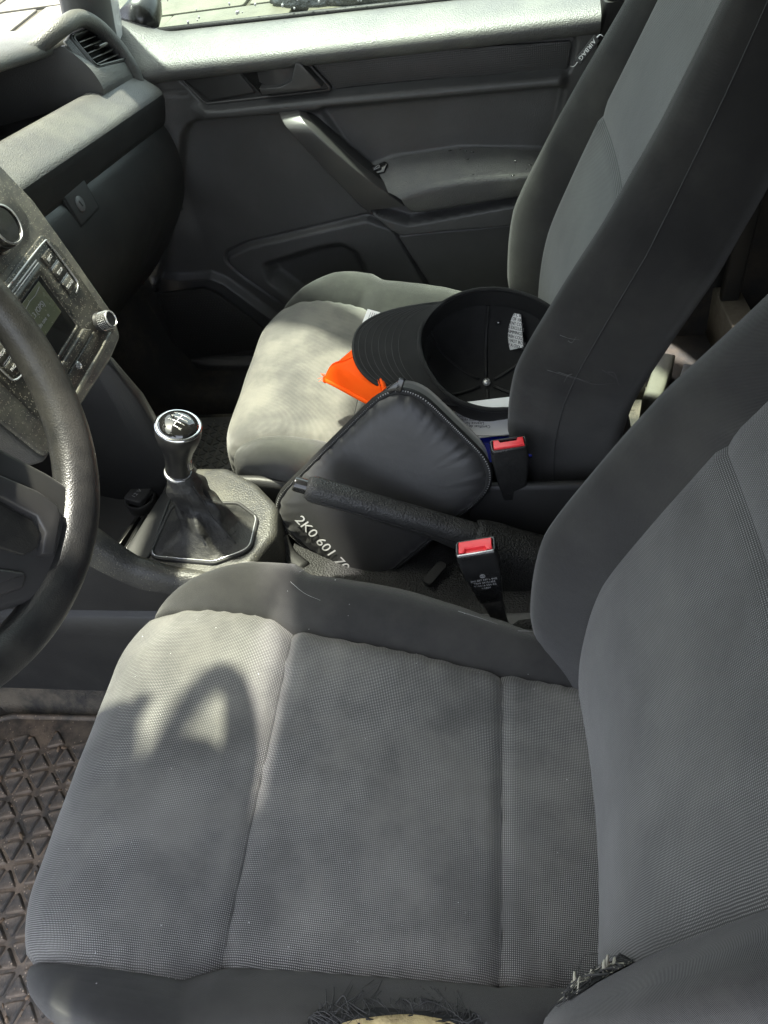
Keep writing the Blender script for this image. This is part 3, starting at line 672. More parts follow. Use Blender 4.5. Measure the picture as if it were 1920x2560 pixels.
# ================================================================ centre stack and radio
n3 = unit([1, 0, .26]); SF = frame((-.52, 0, .77), (0, 1, 0), n3)
def sp3(a, b, h=0): return tow(SF, V([a, b, h]))
out_ = [(.112, .045), (.126, -.026), (.1225, -.10), (.1165, -.182), (.100, -.2045), (.06, -.208), (-.13, -.197), (-.15, -.05), (-.15, .045)]
CS = thing('centre_stack', 'dusty grey centre panel around the radio, right of the steering wheel', 'dashboard panel', sp3(0, -.2))
obj('surround', slab(SF, V(out_) * V([1.045, 1.02]), -.05, -.004, .006, 4, .012, 5), 'dash', CS, auto=50)
hole = roundpoly([(-.106, -.054), (.096, -.054), (.107, -.076), (.104, -.135), (.095, -.192), (-.1, -.192)], .006, 5)
obj('bezel', slab(SF, out_, -.03, 0, .004, 4, .012, 5), 'bezel', CS, auto=50)
obj('upper_recess', slab(SF, [(-.12, -.048), (.075, -.048), (.098, -.030), (.100, .028), (-.12, .028)], -.002, .0014, .001, 2, .012, 5), 'bezel', CS, auto=50)
kf = frame(sp3(.030, -.012, .0014), (0, 1, 0), n3)
K = obj('heater_knob', lathe(kf, [(.026, 0), (.026, .004), (.0235, .006), (.0225, .022), (.021, .0245), (.0185, .025), (.018, .0235), (.0, .0235)], 40, False), 'gloss', CS, auto=40)
obj('knob_ring', lathe(kf, [(.0212, .0243), (.0207, .0257), (.0192, .0259), (.0188, .0250)], 40, False), 'silver', K, auto=60)
R_ = thing('car_radio', 'dusty black car radio with grey display, three side buttons and ribbed knobs', 'car radio', sp3(0, -.19))
RF = obj('faceplate', slab(SF, hole, -.01, .0022, .0015, 3), 'radio', R_, auto=50)
scr = roundpoly([(-.062, -.070), (.062, -.070), (.047, -.151), (-.047, -.151)], .003, 3)
RW = obj('display_recess', ringslab(SF, scr, roundpoly([(-.050, -.078), (.050, -.078), (.043, -.146), (-.043, -.146)], .002, 3), .0005, .0034, .0008), 'radio', R_, auto=50)
obj('display', slab(SF, [(-.048, -.079), (.048, -.079), (.0425, -.145), (-.0425, -.145)], .001, .0026, .0003, 1), 'gloss', R_, smooth=False)
obj('display_glass', slab(SF, [(-.040, -.0815), (.040, -.0815), (.037, -.122), (-.037, -.122)], .002, .0029, .0003, 1), 'lcd', R_, smooth=False)
def stf(a, b, h): return frame(sp3(a, b, h), (0, 1, 0), n3)
obj('display_text', join(text('FM 97.3 (OPS)', .0085, stf(-.002, -.099, .0031)), text('Radio one  e', .0065, stf(0, -.111, .0031)), strokes(stf(0, -.0885, .0031), [((-.03, 0), (-.02, .0018)), ((-.02, .0018), (-.008, .0005)), ((-.008, .0005), (.006, .002)), ((.006, .002), (.02, .001)), ((.02, .001), (.034, .003))], .0006)), 'letter_grey', R_, smooth=False)
for s in (-1, 1):
    for j, (b_, tx) in enumerate(((-.0755, ('RADIO', 'EJECT')), (-.0935, ('MEDIA', 'SETUP')), (-.1115, ('PHONE', 'SOUND')))):
        wd = .0215 - .0005 * j; a0 = s * (.0785 - .0003 * j)
        pts = V([(-wd / 2, -.0073), (wd / 2 - (.003 if j == 2 else .0), -.0073), (wd / 2, -.003 if j == 2 else -.0073), (wd / 2, .0073), (-wd / 2, .0073)][: 5]) if j == 2 else V(rect(wd, .0148))
        pts = pts * V([s, 1]) + V([a0, b_])
        bt = obj('button', slab(SF, pts, .001, .0046, .0010, 2, .0012, 3), 'radio', R_, auto=50)
        obj('button_text', text(tx[s > 0], .0048, stf(a0, b_, .0048)), 'lettering', bt, smooth=False)
        if j < 2: obj('button_divider', join(*[slab(SF, rect(.019, .0007, a0, b_ - .0092 + d), .001, .0044, .0002, 1) for d in (-.0009, .0009)]), 'silver', R_, smooth=False)
    line = [(s * a_, b_) for a_, b_ in ((.0, -.0595), (.090, -.0605), (.0945, -.066), (.0935, -.114), (.0885, -.121), (.078, -.1235))]
    obj('silver_edging', tube([sp3(a_, b_, .0036) for a_, b_ in spline(line, 40)], .0011, 8, up=n3), 'silver', R_)
    kf = stf(s * .0805, -.169, .002)
    K = obj('knob', lathe(kf, [(.0125, 0), (.0118, .002), (.0112, .004), (.0108, .0165), (.0102, .018), (.0088, .0183), (.0083, .0172), (0, .0172)], 36, False), 'matte', R_, auto=40)
    obj('knob_ring', lathe(kf, [(.0106, .0175), (.0102, .0188), (.0091, .0190), (.0085, .0178)], 36, False), 'silver', K, auto=60)
    vs, fs = [], []
    for i in range(30):
        for j in range(5):
            th = (i + .5) * 2 * math.pi / 30; rr = .0112 - .0004 * j / 4; zz = .0055 + j * .0024; k_ = len(vs); c, s_ = math.cos(th), math.sin(th)
            for da, dz in ((-.075, -.0008), (.075, -.0008), (.075, .0008), (-.075, .0008)):
                vs.append(tow(kf, V([rr * math.cos(th + da), rr * math.sin(th + da), zz + dz])))
            vs.append(tow(kf, V([(rr + .0008) * c, (rr + .0008) * s_, zz]))); fs += [(k_, k_+1, k_+4), (k_+1, k_+2, k_+4), (k_+2, k_+3, k_+4), (k_+3, k_, k_+4)]
    obj('knob_studs', (vs, fs), 'silver', K, smooth=False, kind='stuff')
obj('cd_slot', join(slab(SF, rect(.118, .0016, 0, -.0660), .001, .0040, .0004, 1), slab(SF, rect(.118, .0012, 0, -.0692), .001, .0040, .0004, 1)), 'silver', R_, smooth=False)
obj('key_bar', slab(SF, [(-.058, -.1535), (.046, -.1535), (.058, -.1645), (-.058, -.1645)], .001, .0058, .0018, 3, .002, 3), 'radio', R_, auto=50)
obj('lower_bar', slab(SF, [(-.060, -.1675), (.060, -.1675), (.060, -.178), (-.060, -.178)], .001, .0042, .0012, 3, .002, 3), 'radio', R_, auto=50)
obj('bottom_lip', slab(SF, [(-.095, -.186), (.085, -.1865), (.083, -.1925), (-.095, -.1915)], .001, .0042, .0012, 3, .001, 3), 'bezel', R_, auto=50)
J = obj('aux_socket', lathe(stf(-.0015, -.1725, .0040), [(.0046, 0), (.0046, .0014), (.0036, .0018), (.0030, .001), (.0022, .001), (.0022, .0016), (.0012, .0016), (.0012, -.001), (0, -.001)], 24, False), 'silver', R_, auto=50)

# ================================================================ steering wheel
W0 = V([-.377, -.368, .833]); el = math.radians(23); wn = V([math.cos(el), 0, math.sin(el)]); wa = V([0, 1., 0]); wb = np.cross(wn, wa)
SW = thing('steering_wheel', 'worn black leather steering wheel at the left edge', 'steering wheel', W0 - wn * .06)
def wp(r, t_, h=0): return W0 + r * (math.cos(math.radians(t_)) * wa + math.sin(math.radians(t_)) * wb) + wn * h
rows = []
for t_ in np.linspace(0, 360, 120, endpoint=False):
    fat = 1 + .10 * math.exp(-((t_ - 300) / 25) ** 2); row = []
    for ph in np.linspace(0, 2 * math.pi, 20, endpoint=False):
        r_ = .172 + .0165 * fat * math.cos(ph); row.append(wp(r_, t_, .0150 * fat * math.sin(ph)))
    rows.append(row)
obj('rim', grid(rows, cu=True, cv=True), 'leather', SW)
def spoke(t0, t1, nm):
    rows = []
    for s in np.linspace(0, 1, 14):
        r_ = .062 + s * .103; hw = (t1 - t0) / 2 * (1.25 - .45 * s + .9 * max(0, s - .72)); c = (t0 + t1) / 2; row = []
        for q, h in ((-1, -.012), (-1.02, -.003), (-.96, .003), (-.5, .005), (0, .005), (.5, .005), (.96, .003), (1.02, -.003), (1, -.012)):
            row.append(wp(r_ + (.006 * (1 - abs(q)) if s > .9 else 0), c + q * hw, h + .012 * (1 - s)))
        rows.append(row)
    o = obj('spoke', grid(rows, cv=True, capu=True), 'handle', SW, auto=60)
    return o
spoke(158, 222, 'l'); spoke(85, 150, 'u')  # unseen spokes, widened to keep sun off the near cushion
wf = frame(W0, wa, wn)
def wpx(pts, h): return [((atp(u, v, W0 + wn * h, wn) - W0) @ wf[1], (atp(u, v, W0 + wn * h, wn) - W0) @ wf[2]) for u, v in pts]
SK = obj('lower_spoke', slab(wf, wpx([(-160, 1060), (0, 1118), (120, 1182), (190, 1228), (214, 1272), (210, 1340), (186, 1410), (140, 1466), (80, 1502), (0, 1528), (-160, 1540)], .006), -.010, .007, .005, 4, .008, 5), 'handle', SW, auto=60)
obj('spoke_ridge', slab(wf, wpx([(-100, 1165), (0, 1190), (90, 1228), (140, 1262), (150, 1292), (132, 1390), (98, 1388), (110, 1332), (88, 1292), (0, 1246), (-100, 1220)], .010), 0.004, .0125, .0022, 3), 'handle', SK, auto=60)
obj('spoke_pad', slab(wf, wpx([(-100, 1240), (0, 1255), (82, 1300), (102, 1334), (94, 1370), (60, 1388), (-100, 1340)], .009), .004, .0092, .0015, 3, .004, 4), 'leather', SK, auto=60)
obj('spoke_lip', slab(wf, wpx([(-100, 1400), (0, 1420), (70, 1430), (60, 1470), (0, 1490), (-100, 1495)], .009), .004, .0100, .003, 3, .004, 4), 'handle', SK, auto=60)
obj('hub', lathe(frame(W0, wa, wn), [(.03, -.07), (.07, -.05), (.098, -.012), (.100, .006), (.092, .018), (.05, .026), (0, .028)], 48, False), 'matte', SW)
obj('column', lathe(frame(W0 - wn * .30, wa, wn), [(.055, 0), (.058, .12), (.052, .235), (.04, .245)], 32), 'face', SW)
obj('stalk', tube([W0 - wn * .085 + wa * .04, W0 - wn * .08 + wa * .10 + wb * .0, W0 - wn * .075 + wa * .135 - wb * .01], [.010, .009, .011], 10), 'matte', SW)

# ================================================================ centre console
CC = thing('centre_console', 'grained dark console around the gear lever with dusty pale rim', 'centre console', (-.45, .01, .12))
def nzt(x): return interp(x, [-.66, -.60, -.54, -.515, -.483, -.433, -.362, -.31, -.26, -.18], [.55, .53, .47, .408, .345, .318, .306, .300, .285, .21])
rows = []
for x in np.linspace(-.98, -.20, 90):
    z = nzt(x); i_ = .02 * smooth01((x + .33) / .09)
    rows.append([(x, -.135 + i_, .06), (x, -.128 + i_, .14), (x, -.120 + i_, .20), (x, -.116 + i_, .246), (x, -.110 + i_, .252), (x, -.106 + i_, z * .5 + .13), (x, -.103 + i_, z - .016), (x, -.098 + i_, z - .005), (x, -.090 + i_, z), (x, -.081 + i_, z - .001), (x, -.074 + i_, z - .007), (x, -.071 + i_, z - .03), (x, -.071 + i_, .22)])
obj('driver_rim', grid([r_[5:] for r_ in rows]), 'console', CC, label='dusty rim of the console nearest the driver seat')
obj('driver_side', grid([[V(r_[0]), V(r_[1]), V(r_[2]), V(r_[3]) - V([0, 0, .003]), V(r_[3]) + V([0, .004, .000]), V(r_[4]) + V([0, .004, .000]), V(r_[4]) + V([0, 0, .003]), V(r_[5])] for r_ in rows]), 'face', CC, auto=50)
rows = []
for x in np.linspace(-.98, -.20, 90):
    z = interp(x, [-.66, -.52, -.506, -.492, -.473, -.485, -.44], [.56, .545, .527, .477, .432, .36, .31]) if x < -.473 else interp(x, [-.473, -.46, -.36, -.31, -.2], [.43, .300, .295, .285, .20])
    if x < -.52: z = .55
    rows.append([(x, .135, .06), (x, .13, .20), (x, .127, .25), (x, .122, z - .012), (x, .119, z - .003), (x, .114, z), (x, .106, z - .002), (x, .102, z - .01), (x, .100, .24)])
obj('passenger_side', grid(rows), 'face', CC)
obj('tray_floor', grid([[(x, y, .262 + .02 * smooth01((-.6 - x) / .06)) for y in np.linspace(-.085, .112, 6)] for x in np.linspace(-.72, -.46, 12)]), 'matte', CC)
gs = roundpoly([(-.505, -.100), (-.385, -.104), (-.330, -.075), (-.303, -.012), (-.313, .045), (-.355, .09), (-.41, .125), (-.505, .127)], .03, 6)
FZ = frame((0, 0, 0), (1, 0, 0), (0, 0, 1))
obj('gear_surround', slab(FZ, gs, .18, .309, .012, 5), 'console', CC, auto=60, label='pale dusty rim behind the gear lever')
obj('tray_frame', slab(FZ, [tuple(at(*p, 'z', .312)[:2]) for p in ((405, 1232), (432, 1232), (372, 1392), (296, 1424), (285, 1418))], .25, .3125, .002, 3, .003, 3), 'matte', CC, auto=50)
sk = at(352, 1248, 'z', .275)
kf = frame((sk[0], sk[1], .262), (1, -.35, 0), (0, 0, 1))
so_ = obj('power_socket', lathe(kf, [(.025, 0), (.025, .016), (.023, .018), (.0205, .0165), (.0205, .006), (0, .006)], 36, False), 'matte', CC, auto=50)
obj('socket_lid', slab(frame(kf[0] + V([0, 0, .018]), (1, -.35, 0), (0, 0, 1)), [(-.021, -.015), (.014, -.015), (.014, .021), (-.021, .021)], -.004, .006, .002, 3, .006, 4), 'matte', so_, auto=50)
obj('socket_text', text('12 V', .010, frame(kf[0] + V([-.003, .002, .0246]), (.42, .9, 0), (0, 0, 1))), 'letter_grey', so_, smooth=False)
for k_ in range(3):
    a_, b_ = at(352 + 17 * k_, 1302 - 4 * k_, 'z', .275), at(285 + 22 * k_, 1398 + 8 * k_, 'z', .275)
    obj('card_rib', slab(frame((a_ + b_) / 2 - V([0, 0, .014]), b_ - a_, (0, 0, 1)), rect(np.linalg.norm(b_ - a_), .006), 0, .026, .0012, 2), 'gloss', CC, auto=50)
# rear part of the console between the seats
rows = []
for x in np.linspace(-.30, .34, 30):
    z = interp(x, [-.3, -.2, -.1, 0, .1, .34], [.25, .215, .205, .205, .21, .22]); wv = .004 * math.sin(x * 20)
    rows.append([(x, -.115, .06), (x, -.108, z - .035), (x, -.104, z - .012), (x, -.096, z - .002), (x, -.085, z), (x, -.02, z - .004), (x, .02, z - .012), (x, .055, z - .02), (x, .11, z - .03), (x, .118, z - .06), (x, .125, .06)])
obj('rear_body', grid(rows), 'brakeboot', CC, auto=70)
a_ = at(1210, 1235, 'y', .055); zt_ = .315
bx = [(-.02, .045), (.20, .045), (.20, .050), (-.02, .050)]
tr = [[(x, y, z) for x in np.linspace(-.035, .28, 6)] for (y, z) in ((.088, .19), (.086, .302), (.083, .307), (.076, .309), (.072, .306), (.070, .30), (.066, .19), (.045, .188), (.035, .188), (.033, .215), (.030, .22), (.024, .22), (.020, .20))]
obj('storage_tray', grid(tr), 'matte', CC, auto=60, label='narrow black storage tray beside the handbrake')
obj('lower_cover', slab(frame((.06, -.088, .175), (1, .05, 0), (.0, -.25, 1)), rect(.22, .05), 0, .03, .008, 4, .012, 4), 'steel', CC, auto=60)
obj('hook_hole', slab(frame(at(1088, 1432, 'z', .212) , (1, 1.6, 0), (0, 0, 1)), rect(.046, .016), -.004, .0025, .001, 2, .007, 5), 'pillar', CC, smooth=False)

# ================================================================ gear lever
GL = thing('gear_lever', 'black leather gear lever with chrome ringed knob and wrinkled boot', 'gear lever', (-.41, .005, .305))
g0, g1, g2 = V([-.425, .004, .312]), V([-.412, .0, .425]), V([-.381, 0, .512])
ax = unit(g2 - g1); kf = frame(g1, (0, 1, 0), ax); L = np.linalg.norm(g2 - g1)
th = np.linspace(0, 2 * math.pi, 40, endpoint=False); rows = []
for z, rx, ry in ((0, .0165, .0165), (.004, .0172, .0170), (.010, .0170, .0165), (.025, .0180, .0170), (.042, .0215, .020), (.058, .0265, .0255), (.070, .0290, .0285), (.080, .0292, .0288), (.085, .0282, .0278)):
    rows.append(tow(kf, np.c_[rx * np.cos(th), ry * np.sin(th), np.full(40, z)]))
obj('knob', grid(rows, cv=True, capu=True), 'knob', GL)
obj('knob_ring', lathe(frame(g1 + ax * .084, (0, 1, 0), ax), [(.0290, -.001), (.0292, .0012), (.0268, .0024), (.0252, .0022)], 48, False), 'chrome', GL)
cp = obj('knob_cap', lathe(frame(g1 + ax * .085, (0, 1, 0), ax), [(.0258, -.003), (.0256, .001), (.022, .0052), (.015, .0082), (.007, .0098), (0, .0102)], 48, False), 'knobcap', GL)
# shift pattern drawn on the cap (cap axes: x to the front of the car as the driver reads it)
pf = frame(g1 + ax * .0955, (.5, -.86, 0), ax)      # reading direction
pd = frame(g1 + ax * .0957, (-.28, -.96, 0), ax)
pat = []
for xx in (-.008, -.001, .006): pat.append(((xx, -.0058), (xx, .0058)))
pat += [((-.008, 0), (.006, 0)), ((.013, 0), (.006, 0)), ((.013, 0), (.013, .0058))]
patn = [((a[0] - .002, a[1]), (b[0] - .002, b[1])) for a, b in pat]
def capz(x, y): return .0102 - (x * x + y * y) * 11.
def oncap(vf, lift=.0006):
    vs = []
    o_ = g1 + ax * .085
    for p in vf[0]:
        d = V(p) - o_; h = d @ ax; rr2 = d @ d - h * h; vs.append(o_ + (d - ax * h) + ax * (.0102 - min(rr2 * 11., .008) + lift + (.0002 if h > (pf[0] - o_) @ ax else 0)))
    return vs, vf[1]
lns = []
for a, b in patn:
    for s in range(6): lns.append((V(a) + (V(b) - V(a)) * s / 6, V(a) + (V(b) - V(a)) * (s + 1) / 6))
obj('shift_pattern', oncap(strokes(pd, lns, .0011)), 'lettering', cp, smooth=False)
for tx, x, y in (('1', .004, .0092), ('2', .004, -.0095), ('3', -.003, .0092), ('4', -.003, -.0095), ('5', -.010, .0092), ('6', -.010, -.0095), ('R', .0112, .0092)):
    f3 = frame(tow(pd, V([x, y, 0])), pd[1], ax); f3 = (f3[0], -f3[1], -f3[2], f3[3])
    obj('gear_digit', oncap(text(tx, .0058, f3)), 'lettering', cp, smooth=False)
obj('collar', lathe(frame(g1 - ax * .004, (0, 1, 0), ax), [(.0180, -.002), (.0184, 0), (.0184, .0022), (.0176, .003)], 40), 'silver', GL)
obj('knob_badge', slab(frame(g1 + ax * .022 + V([.0165, -.004, 0]), ax, (1, -.25, -.1)), roundpoly(rect(.026, .010), .003, 4), -.001, .0016, .0006, 2), 'chrome', GL, auto=50)
base = roundpoly([tuple(at(*p, 'z', .315)[:2]) for p in ((432, 1255), (592, 1256), (640, 1292), (622, 1370), (535, 1402), (372, 1388))], .02, 8)
rows = []; nb = len(base); cen = base.mean(0)
tb_ = np.arctan2(base[:, 1] - cen[1], base[:, 0] - cen[0])
for s in np.linspace(0, 1, 34):
    z = .311 + s * (.420 - .311); c = cen * (1 - smooth01(s * 1.6)) + g1[:2] * smooth01(s * 1.6)
    k_ = (1 - s) ** 6.5 if s > .0 else 1; sh = .0178 + .011 * math.sin(s ** .8 * math.pi) 
    row = []
    for i in range(nb):
        d = base[i] - cen; r_ = np.linalg.norm(d); d = d / r_; rr = sh * (1 - k_) + r_ * k_
        fold = math.sin(tb_[i] * 4 + s * 6) * .6 + math.sin(tb_[i] * 7 - s * 8 + 1) * .4 + math.sin(s * 13 + 3.0 * math.sin(tb_[i] * 2 + 1)) * .32
        rr += .0105 * fold * math.sin(min(1, s * 1.15) * math.pi) ** .8 * (1 if s < .95 else 0)
        zz = z + .018 * math.exp(-((tb_[i] + 1.9) / .35) ** 2) * math.exp(-((s - .14) / .09) ** 2) + .003 * fold * math.sin(s * math.pi)
        row.append((c[0] + d[0] * rr, c[1] + d[1] * rr, zz))
    rows.append(row)
obj('boot', grid(rows, cv=True), 'boot', GL)
obj('boot_frame', ringslab(FZ, inset(base, -.0040), inset(base, .001), .300, .3140, .0015), 'matte', GL, auto=60)
obj('boot_trim', tube([(*p, .3148) for p in inset(base, -.0005)[2:30]], .0011, 8), 'silver', GL)
obj('boot_seam', tube([V(r_[nb * 3 // 8]) + V([.0005, -.0005, .0006]) for r_ in rows[2:30]], .0006, 6), 'stitch', GL)

# ================================================================ handbrake
HB = thing('handbrake', 'black pebbled handbrake lever raised between the seats', 'handbrake', (.02, 0, .21))
h0, h1 = V([-.243, .0, .390]), V([-.018, 0, .283]); hx = unit(h1 - h0); sd = V([0, 1., 0]); hz = np.cross(hx, sd); hz = hz if hz[2] > 0 else -hz
rows = []
for s in np.linspace(0, 1, 40):
    p = h0 + (h1 - h0) * s; w_ = interp(s, [0, .02, .06, .3, .75, 1], [.0125, .0155, .0168, .0162, .0165, .0175]); hh = interp(s, [0, .02, .06, .3, .7, 1], [.0135, .0175, .0190, .0182, .022, .036]); row = []
    for ph in np.linspace(0, 2 * math.pi, 24, endpoint=False):
        c, s_ = math.cos(ph), math.sin(ph); dn = hh if s_ < 0 else .0165 * w_ / .0165
        row.append(p + sd * w_ * (abs(c) ** .8) * np.sign(c) + hz * dn * (abs(s_) ** .8) * np.sign(s_))
    rows.append(row)
obj('grip', grid(rows, cv=True, capu=True), 'brake', HB)
obj('release_button', lathe(frame(h0 - hx * .018, sd, hx), [(.006, 0), (.0098, .001), (.0105, .003), (.0105, .022)], 24), 'gloss', HB, auto=50)
ln = [h0 + (h1 - h0) * s - sd * interp(s, [0, 1], [.0166, .0178]) - hz * .004 for s in np.linspace(.1, 1, 20)]
obj('grip_seam', tube(ln, .0009, 6), 'pillar', HB)
rows = []
cvs = spline([(-.030, 0, .292), (-.012, 0, .290), (.03, 0, .268), (.10, 0, .238), (.20, 0, .20)], 26)
for k_, p in enumerate(cvs):
    s = k_ / 25; w_ = .024 + .008 * smooth01(s * 3); row = []
    for q, d in ((-1.1, -.10), (-1.05, -.05), (-1, -.015), (-.9, .002), (-.6, .010), (0, .013), (.6, .010), (.9, .002), (1, -.015), (1.05, -.05), (1.1, -.10)):
        row.append(p + V([.012 * max(0, 1 - s * 5) * (1 - q * q), w_ * q, d]))
    rows.append(row)
obj('brake_cover', grid(rows), 'brakeboot', HB)

# footwell sides
t = thing('passenger_footwell', 'black carpeted footwell walls below the glovebox', 'footwell', (-.9, .5, 0))
obj('front_wall', grid([[spline([(-.80, y, 0), (-1.0, y, .10), (-1.06, y, .30), (-1.05, y, .62)], 12)[i] for i in range(12)] for y in np.linspace(-.66, .74, 12)]), 'carpet', t)
rows = []
for x in np.linspace(-1.06, .30, 40):
    f = smooth01((-.72 - x) / .10)
    rows.append(spline([(x, .60 - .02 * f, .0), (x, .605 - .03 * f, .035 + .1 * f), (x, .62 - .03 * f, .052 + .3 * f), (x, .67 - .02 * f, .056 + .42 * f), (x, .73, .05 + .46 * f)], 14))
obj('door_sill', grid(rows), 'carpet', t)
obj('kick_panel', grid([[(x, .695 + .02 * math.sin((x + 1.0) * 6), z) for z in np.linspace(0.02, .72, 14)] for x in np.linspace(-1.06, -.74, 12)]), 'carpet', t)

# ================================================================ seats
def panelize(P, N, uvs, c0, c1, r0, r1): return grid(P[r0:r1 + 1, c0:c1 + 1], uv=uvs[r0:r1 + 1, c0:c1 + 1])
def build_cushion(T, cx, cy, cz, mats, sideY):
    # centre line of the cushion from the front underside to the crease
    ctr = spline([(-.385, .10), (-.43, .17), (-.452, .25), (-.452, .31), (-.436, .350), (-.40, .372), (-.35, .377), (-.30, .370), (-.235, .352), (-.17, .343), (-.08, .322), (.0, .298), (.06, .286), (.13, .275)], 130)
    nr = len(ctr); tang = np.gradient(ctr, axis=0); tang /= np.linalg.norm(tang, axis=1)[:, None]
    nor = np.c_[-tang[:, 1], tang[:, 0]]; nor[nor[:, 1] < -.3] *= 1
    arc = np.r_[0, np.cumsum(np.linalg.norm(np.diff(ctr, axis=0), axis=1))]
    xs_ = ctr[:, 0]; top = np.arange(nr) > 40
    i1 = int(np.argmin(np.abs(xs_ + .235) + (np.arange(nr) < 50) * 9)); i2 = int(np.argmin(np.abs(xs_ - .016) + (np.arange(nr) < 50) * 9))
    a1, a2 = arc[i1], arc[i2]
    qs = np.linspace(-1, 1, 41)                        # insert
    bs = V([0, .004, .010, .018, .028, .038, .048, .058, .067, .075, .081, .085, .087, .087, .085])
    bh = V([-.007, .000, .008, .017, .025, .030, .031, .028, .021, .010, -.006, -.025, -.06, -.11, -.17])
    P, U = [], []
    for i in range(nr):
        (x, z), n2 = ctr[i], nor[i]; n2 = n2 if (n2[1] > 0 or n2[0] < 0) else -n2
        hwf = interp(arc[i], [0, .25, .45, a1, a2, arc[-1]], [.165, .188, .190, .176, .160, .150])
        bw = interp(arc[i], [0, .2, .3, .42, a1, a1 + .12, a2, arc[-1]], [.45, .55, .72, .90, 1.0, 1.0, .80, .45])
        bk = interp(arc[i], [0, .25, .36, a1, a2 - .05, arc[-1]], [.2, .35, .85, 1.05, 1.25, .9])
        g = -.0065 * (math.exp(-((arc[i] - a1) / .006) ** 2) + math.exp(-((arc[i] - a2) / .006) ** 2)) + .004 * math.exp(-((arc[i] - a1 - .02) / .02) ** 2)
        rb = .02 * smooth01((.30 - arc[i]) / .2)       # front corners swing back
        row, ur = [], []
        def add(y, h, lat):
            back = .105 * max(0, (abs(lat) - .12) / .15) ** 2 * smooth01((.56 - arc[i]) / .36)
            hx = n2[0] * h; hz = n2[1] * h
            row.append((cx + x + hx + back, cy + y, max(cz + z + hz, .09)))
        for j in range(len(bs) - 1, 0, -1):
            add(-(hwf + bs[j] * bw), bh[j] * (bk if bh[j] > 0 else 1), -(hwf + bs[j])); ur.append((-(hwf + bs[j] * 1.1 - .0 + max(0, -bh[j])), arc[i]))
        for q in qs:
            pf_ = .005 * (1 - abs(q) ** 6) * 1.0; dish = -.006 * (1 - q * q) * smooth01((arc[i] - .3) / .2)
            e = -.007 * math.exp(-((1 - abs(q)) * hwf / .006) ** 2) - .0016 * math.exp(-((1 - abs(q)) * hwf / .014) ** 2) * math.sin(arc[i] * 210 + 3 * math.sin(arc[i] * 31))
            gp = .0013 * math.sin(q * 30 + 2 * math.sin(q * 7)) * (math.exp(-((arc[i] - a1) / .014) ** 2) + math.exp(-((arc[i] - a2) / .014) ** 2))
            add(q * hwf, gp + g + pf_ + dish + e, q * hwf); ur.append((q * hwf, arc[i]))
        for j in range(1, len(bs)):
            add(hwf + bs[j] * bw, bh[j] * (bk if bh[j] > 0 else 1), hwf + bs[j]); ur.append((hwf + bs[j] * 1.1 + max(0, -bh[j]), arc[i]))
        P.append(row); U.append(ur)
    P, U = V(P), V(U); nb_ = len(bs) - 1; nc = P.shape[1]; c0, c1 = nb_, nb_ + 40
    P[:, :, 2] += .0022 * wob(P[:, :, 0], P[:, :, 1], 22, 11 + int(cy > 0)) * smooth01((P[:, :, 2] - .2) / .1)
    obj('cushion_front_panel', panelize(P, None, U, c0, c1, 0, i1), mats[0], T)
    obj('cushion_centre_panel', panelize(P, None, U, c0, c1, i1, i2), mats[0], T)
    obj('cushion_rear_panel', panelize(P, None, U, c0, c1, i2, nr - 1), mats[0], T)
    obj('cushion_bolster', panelize(P, None, U, 0, c0, 0, nr - 1), mats[1], T)
    obj('cushion_bolster', panelize(P, None, U, c1, nc - 1, 0, nr - 1), mats[1], T)
    for i in (i1, i2):
        obj('seam_stitching', tube([P[i, j] + V([.001, 0, .0008]) for j in range(c0, c1 + 1, 2)], .0007, 6), 'fray', T)
    return P, c0, c1, i1, i2

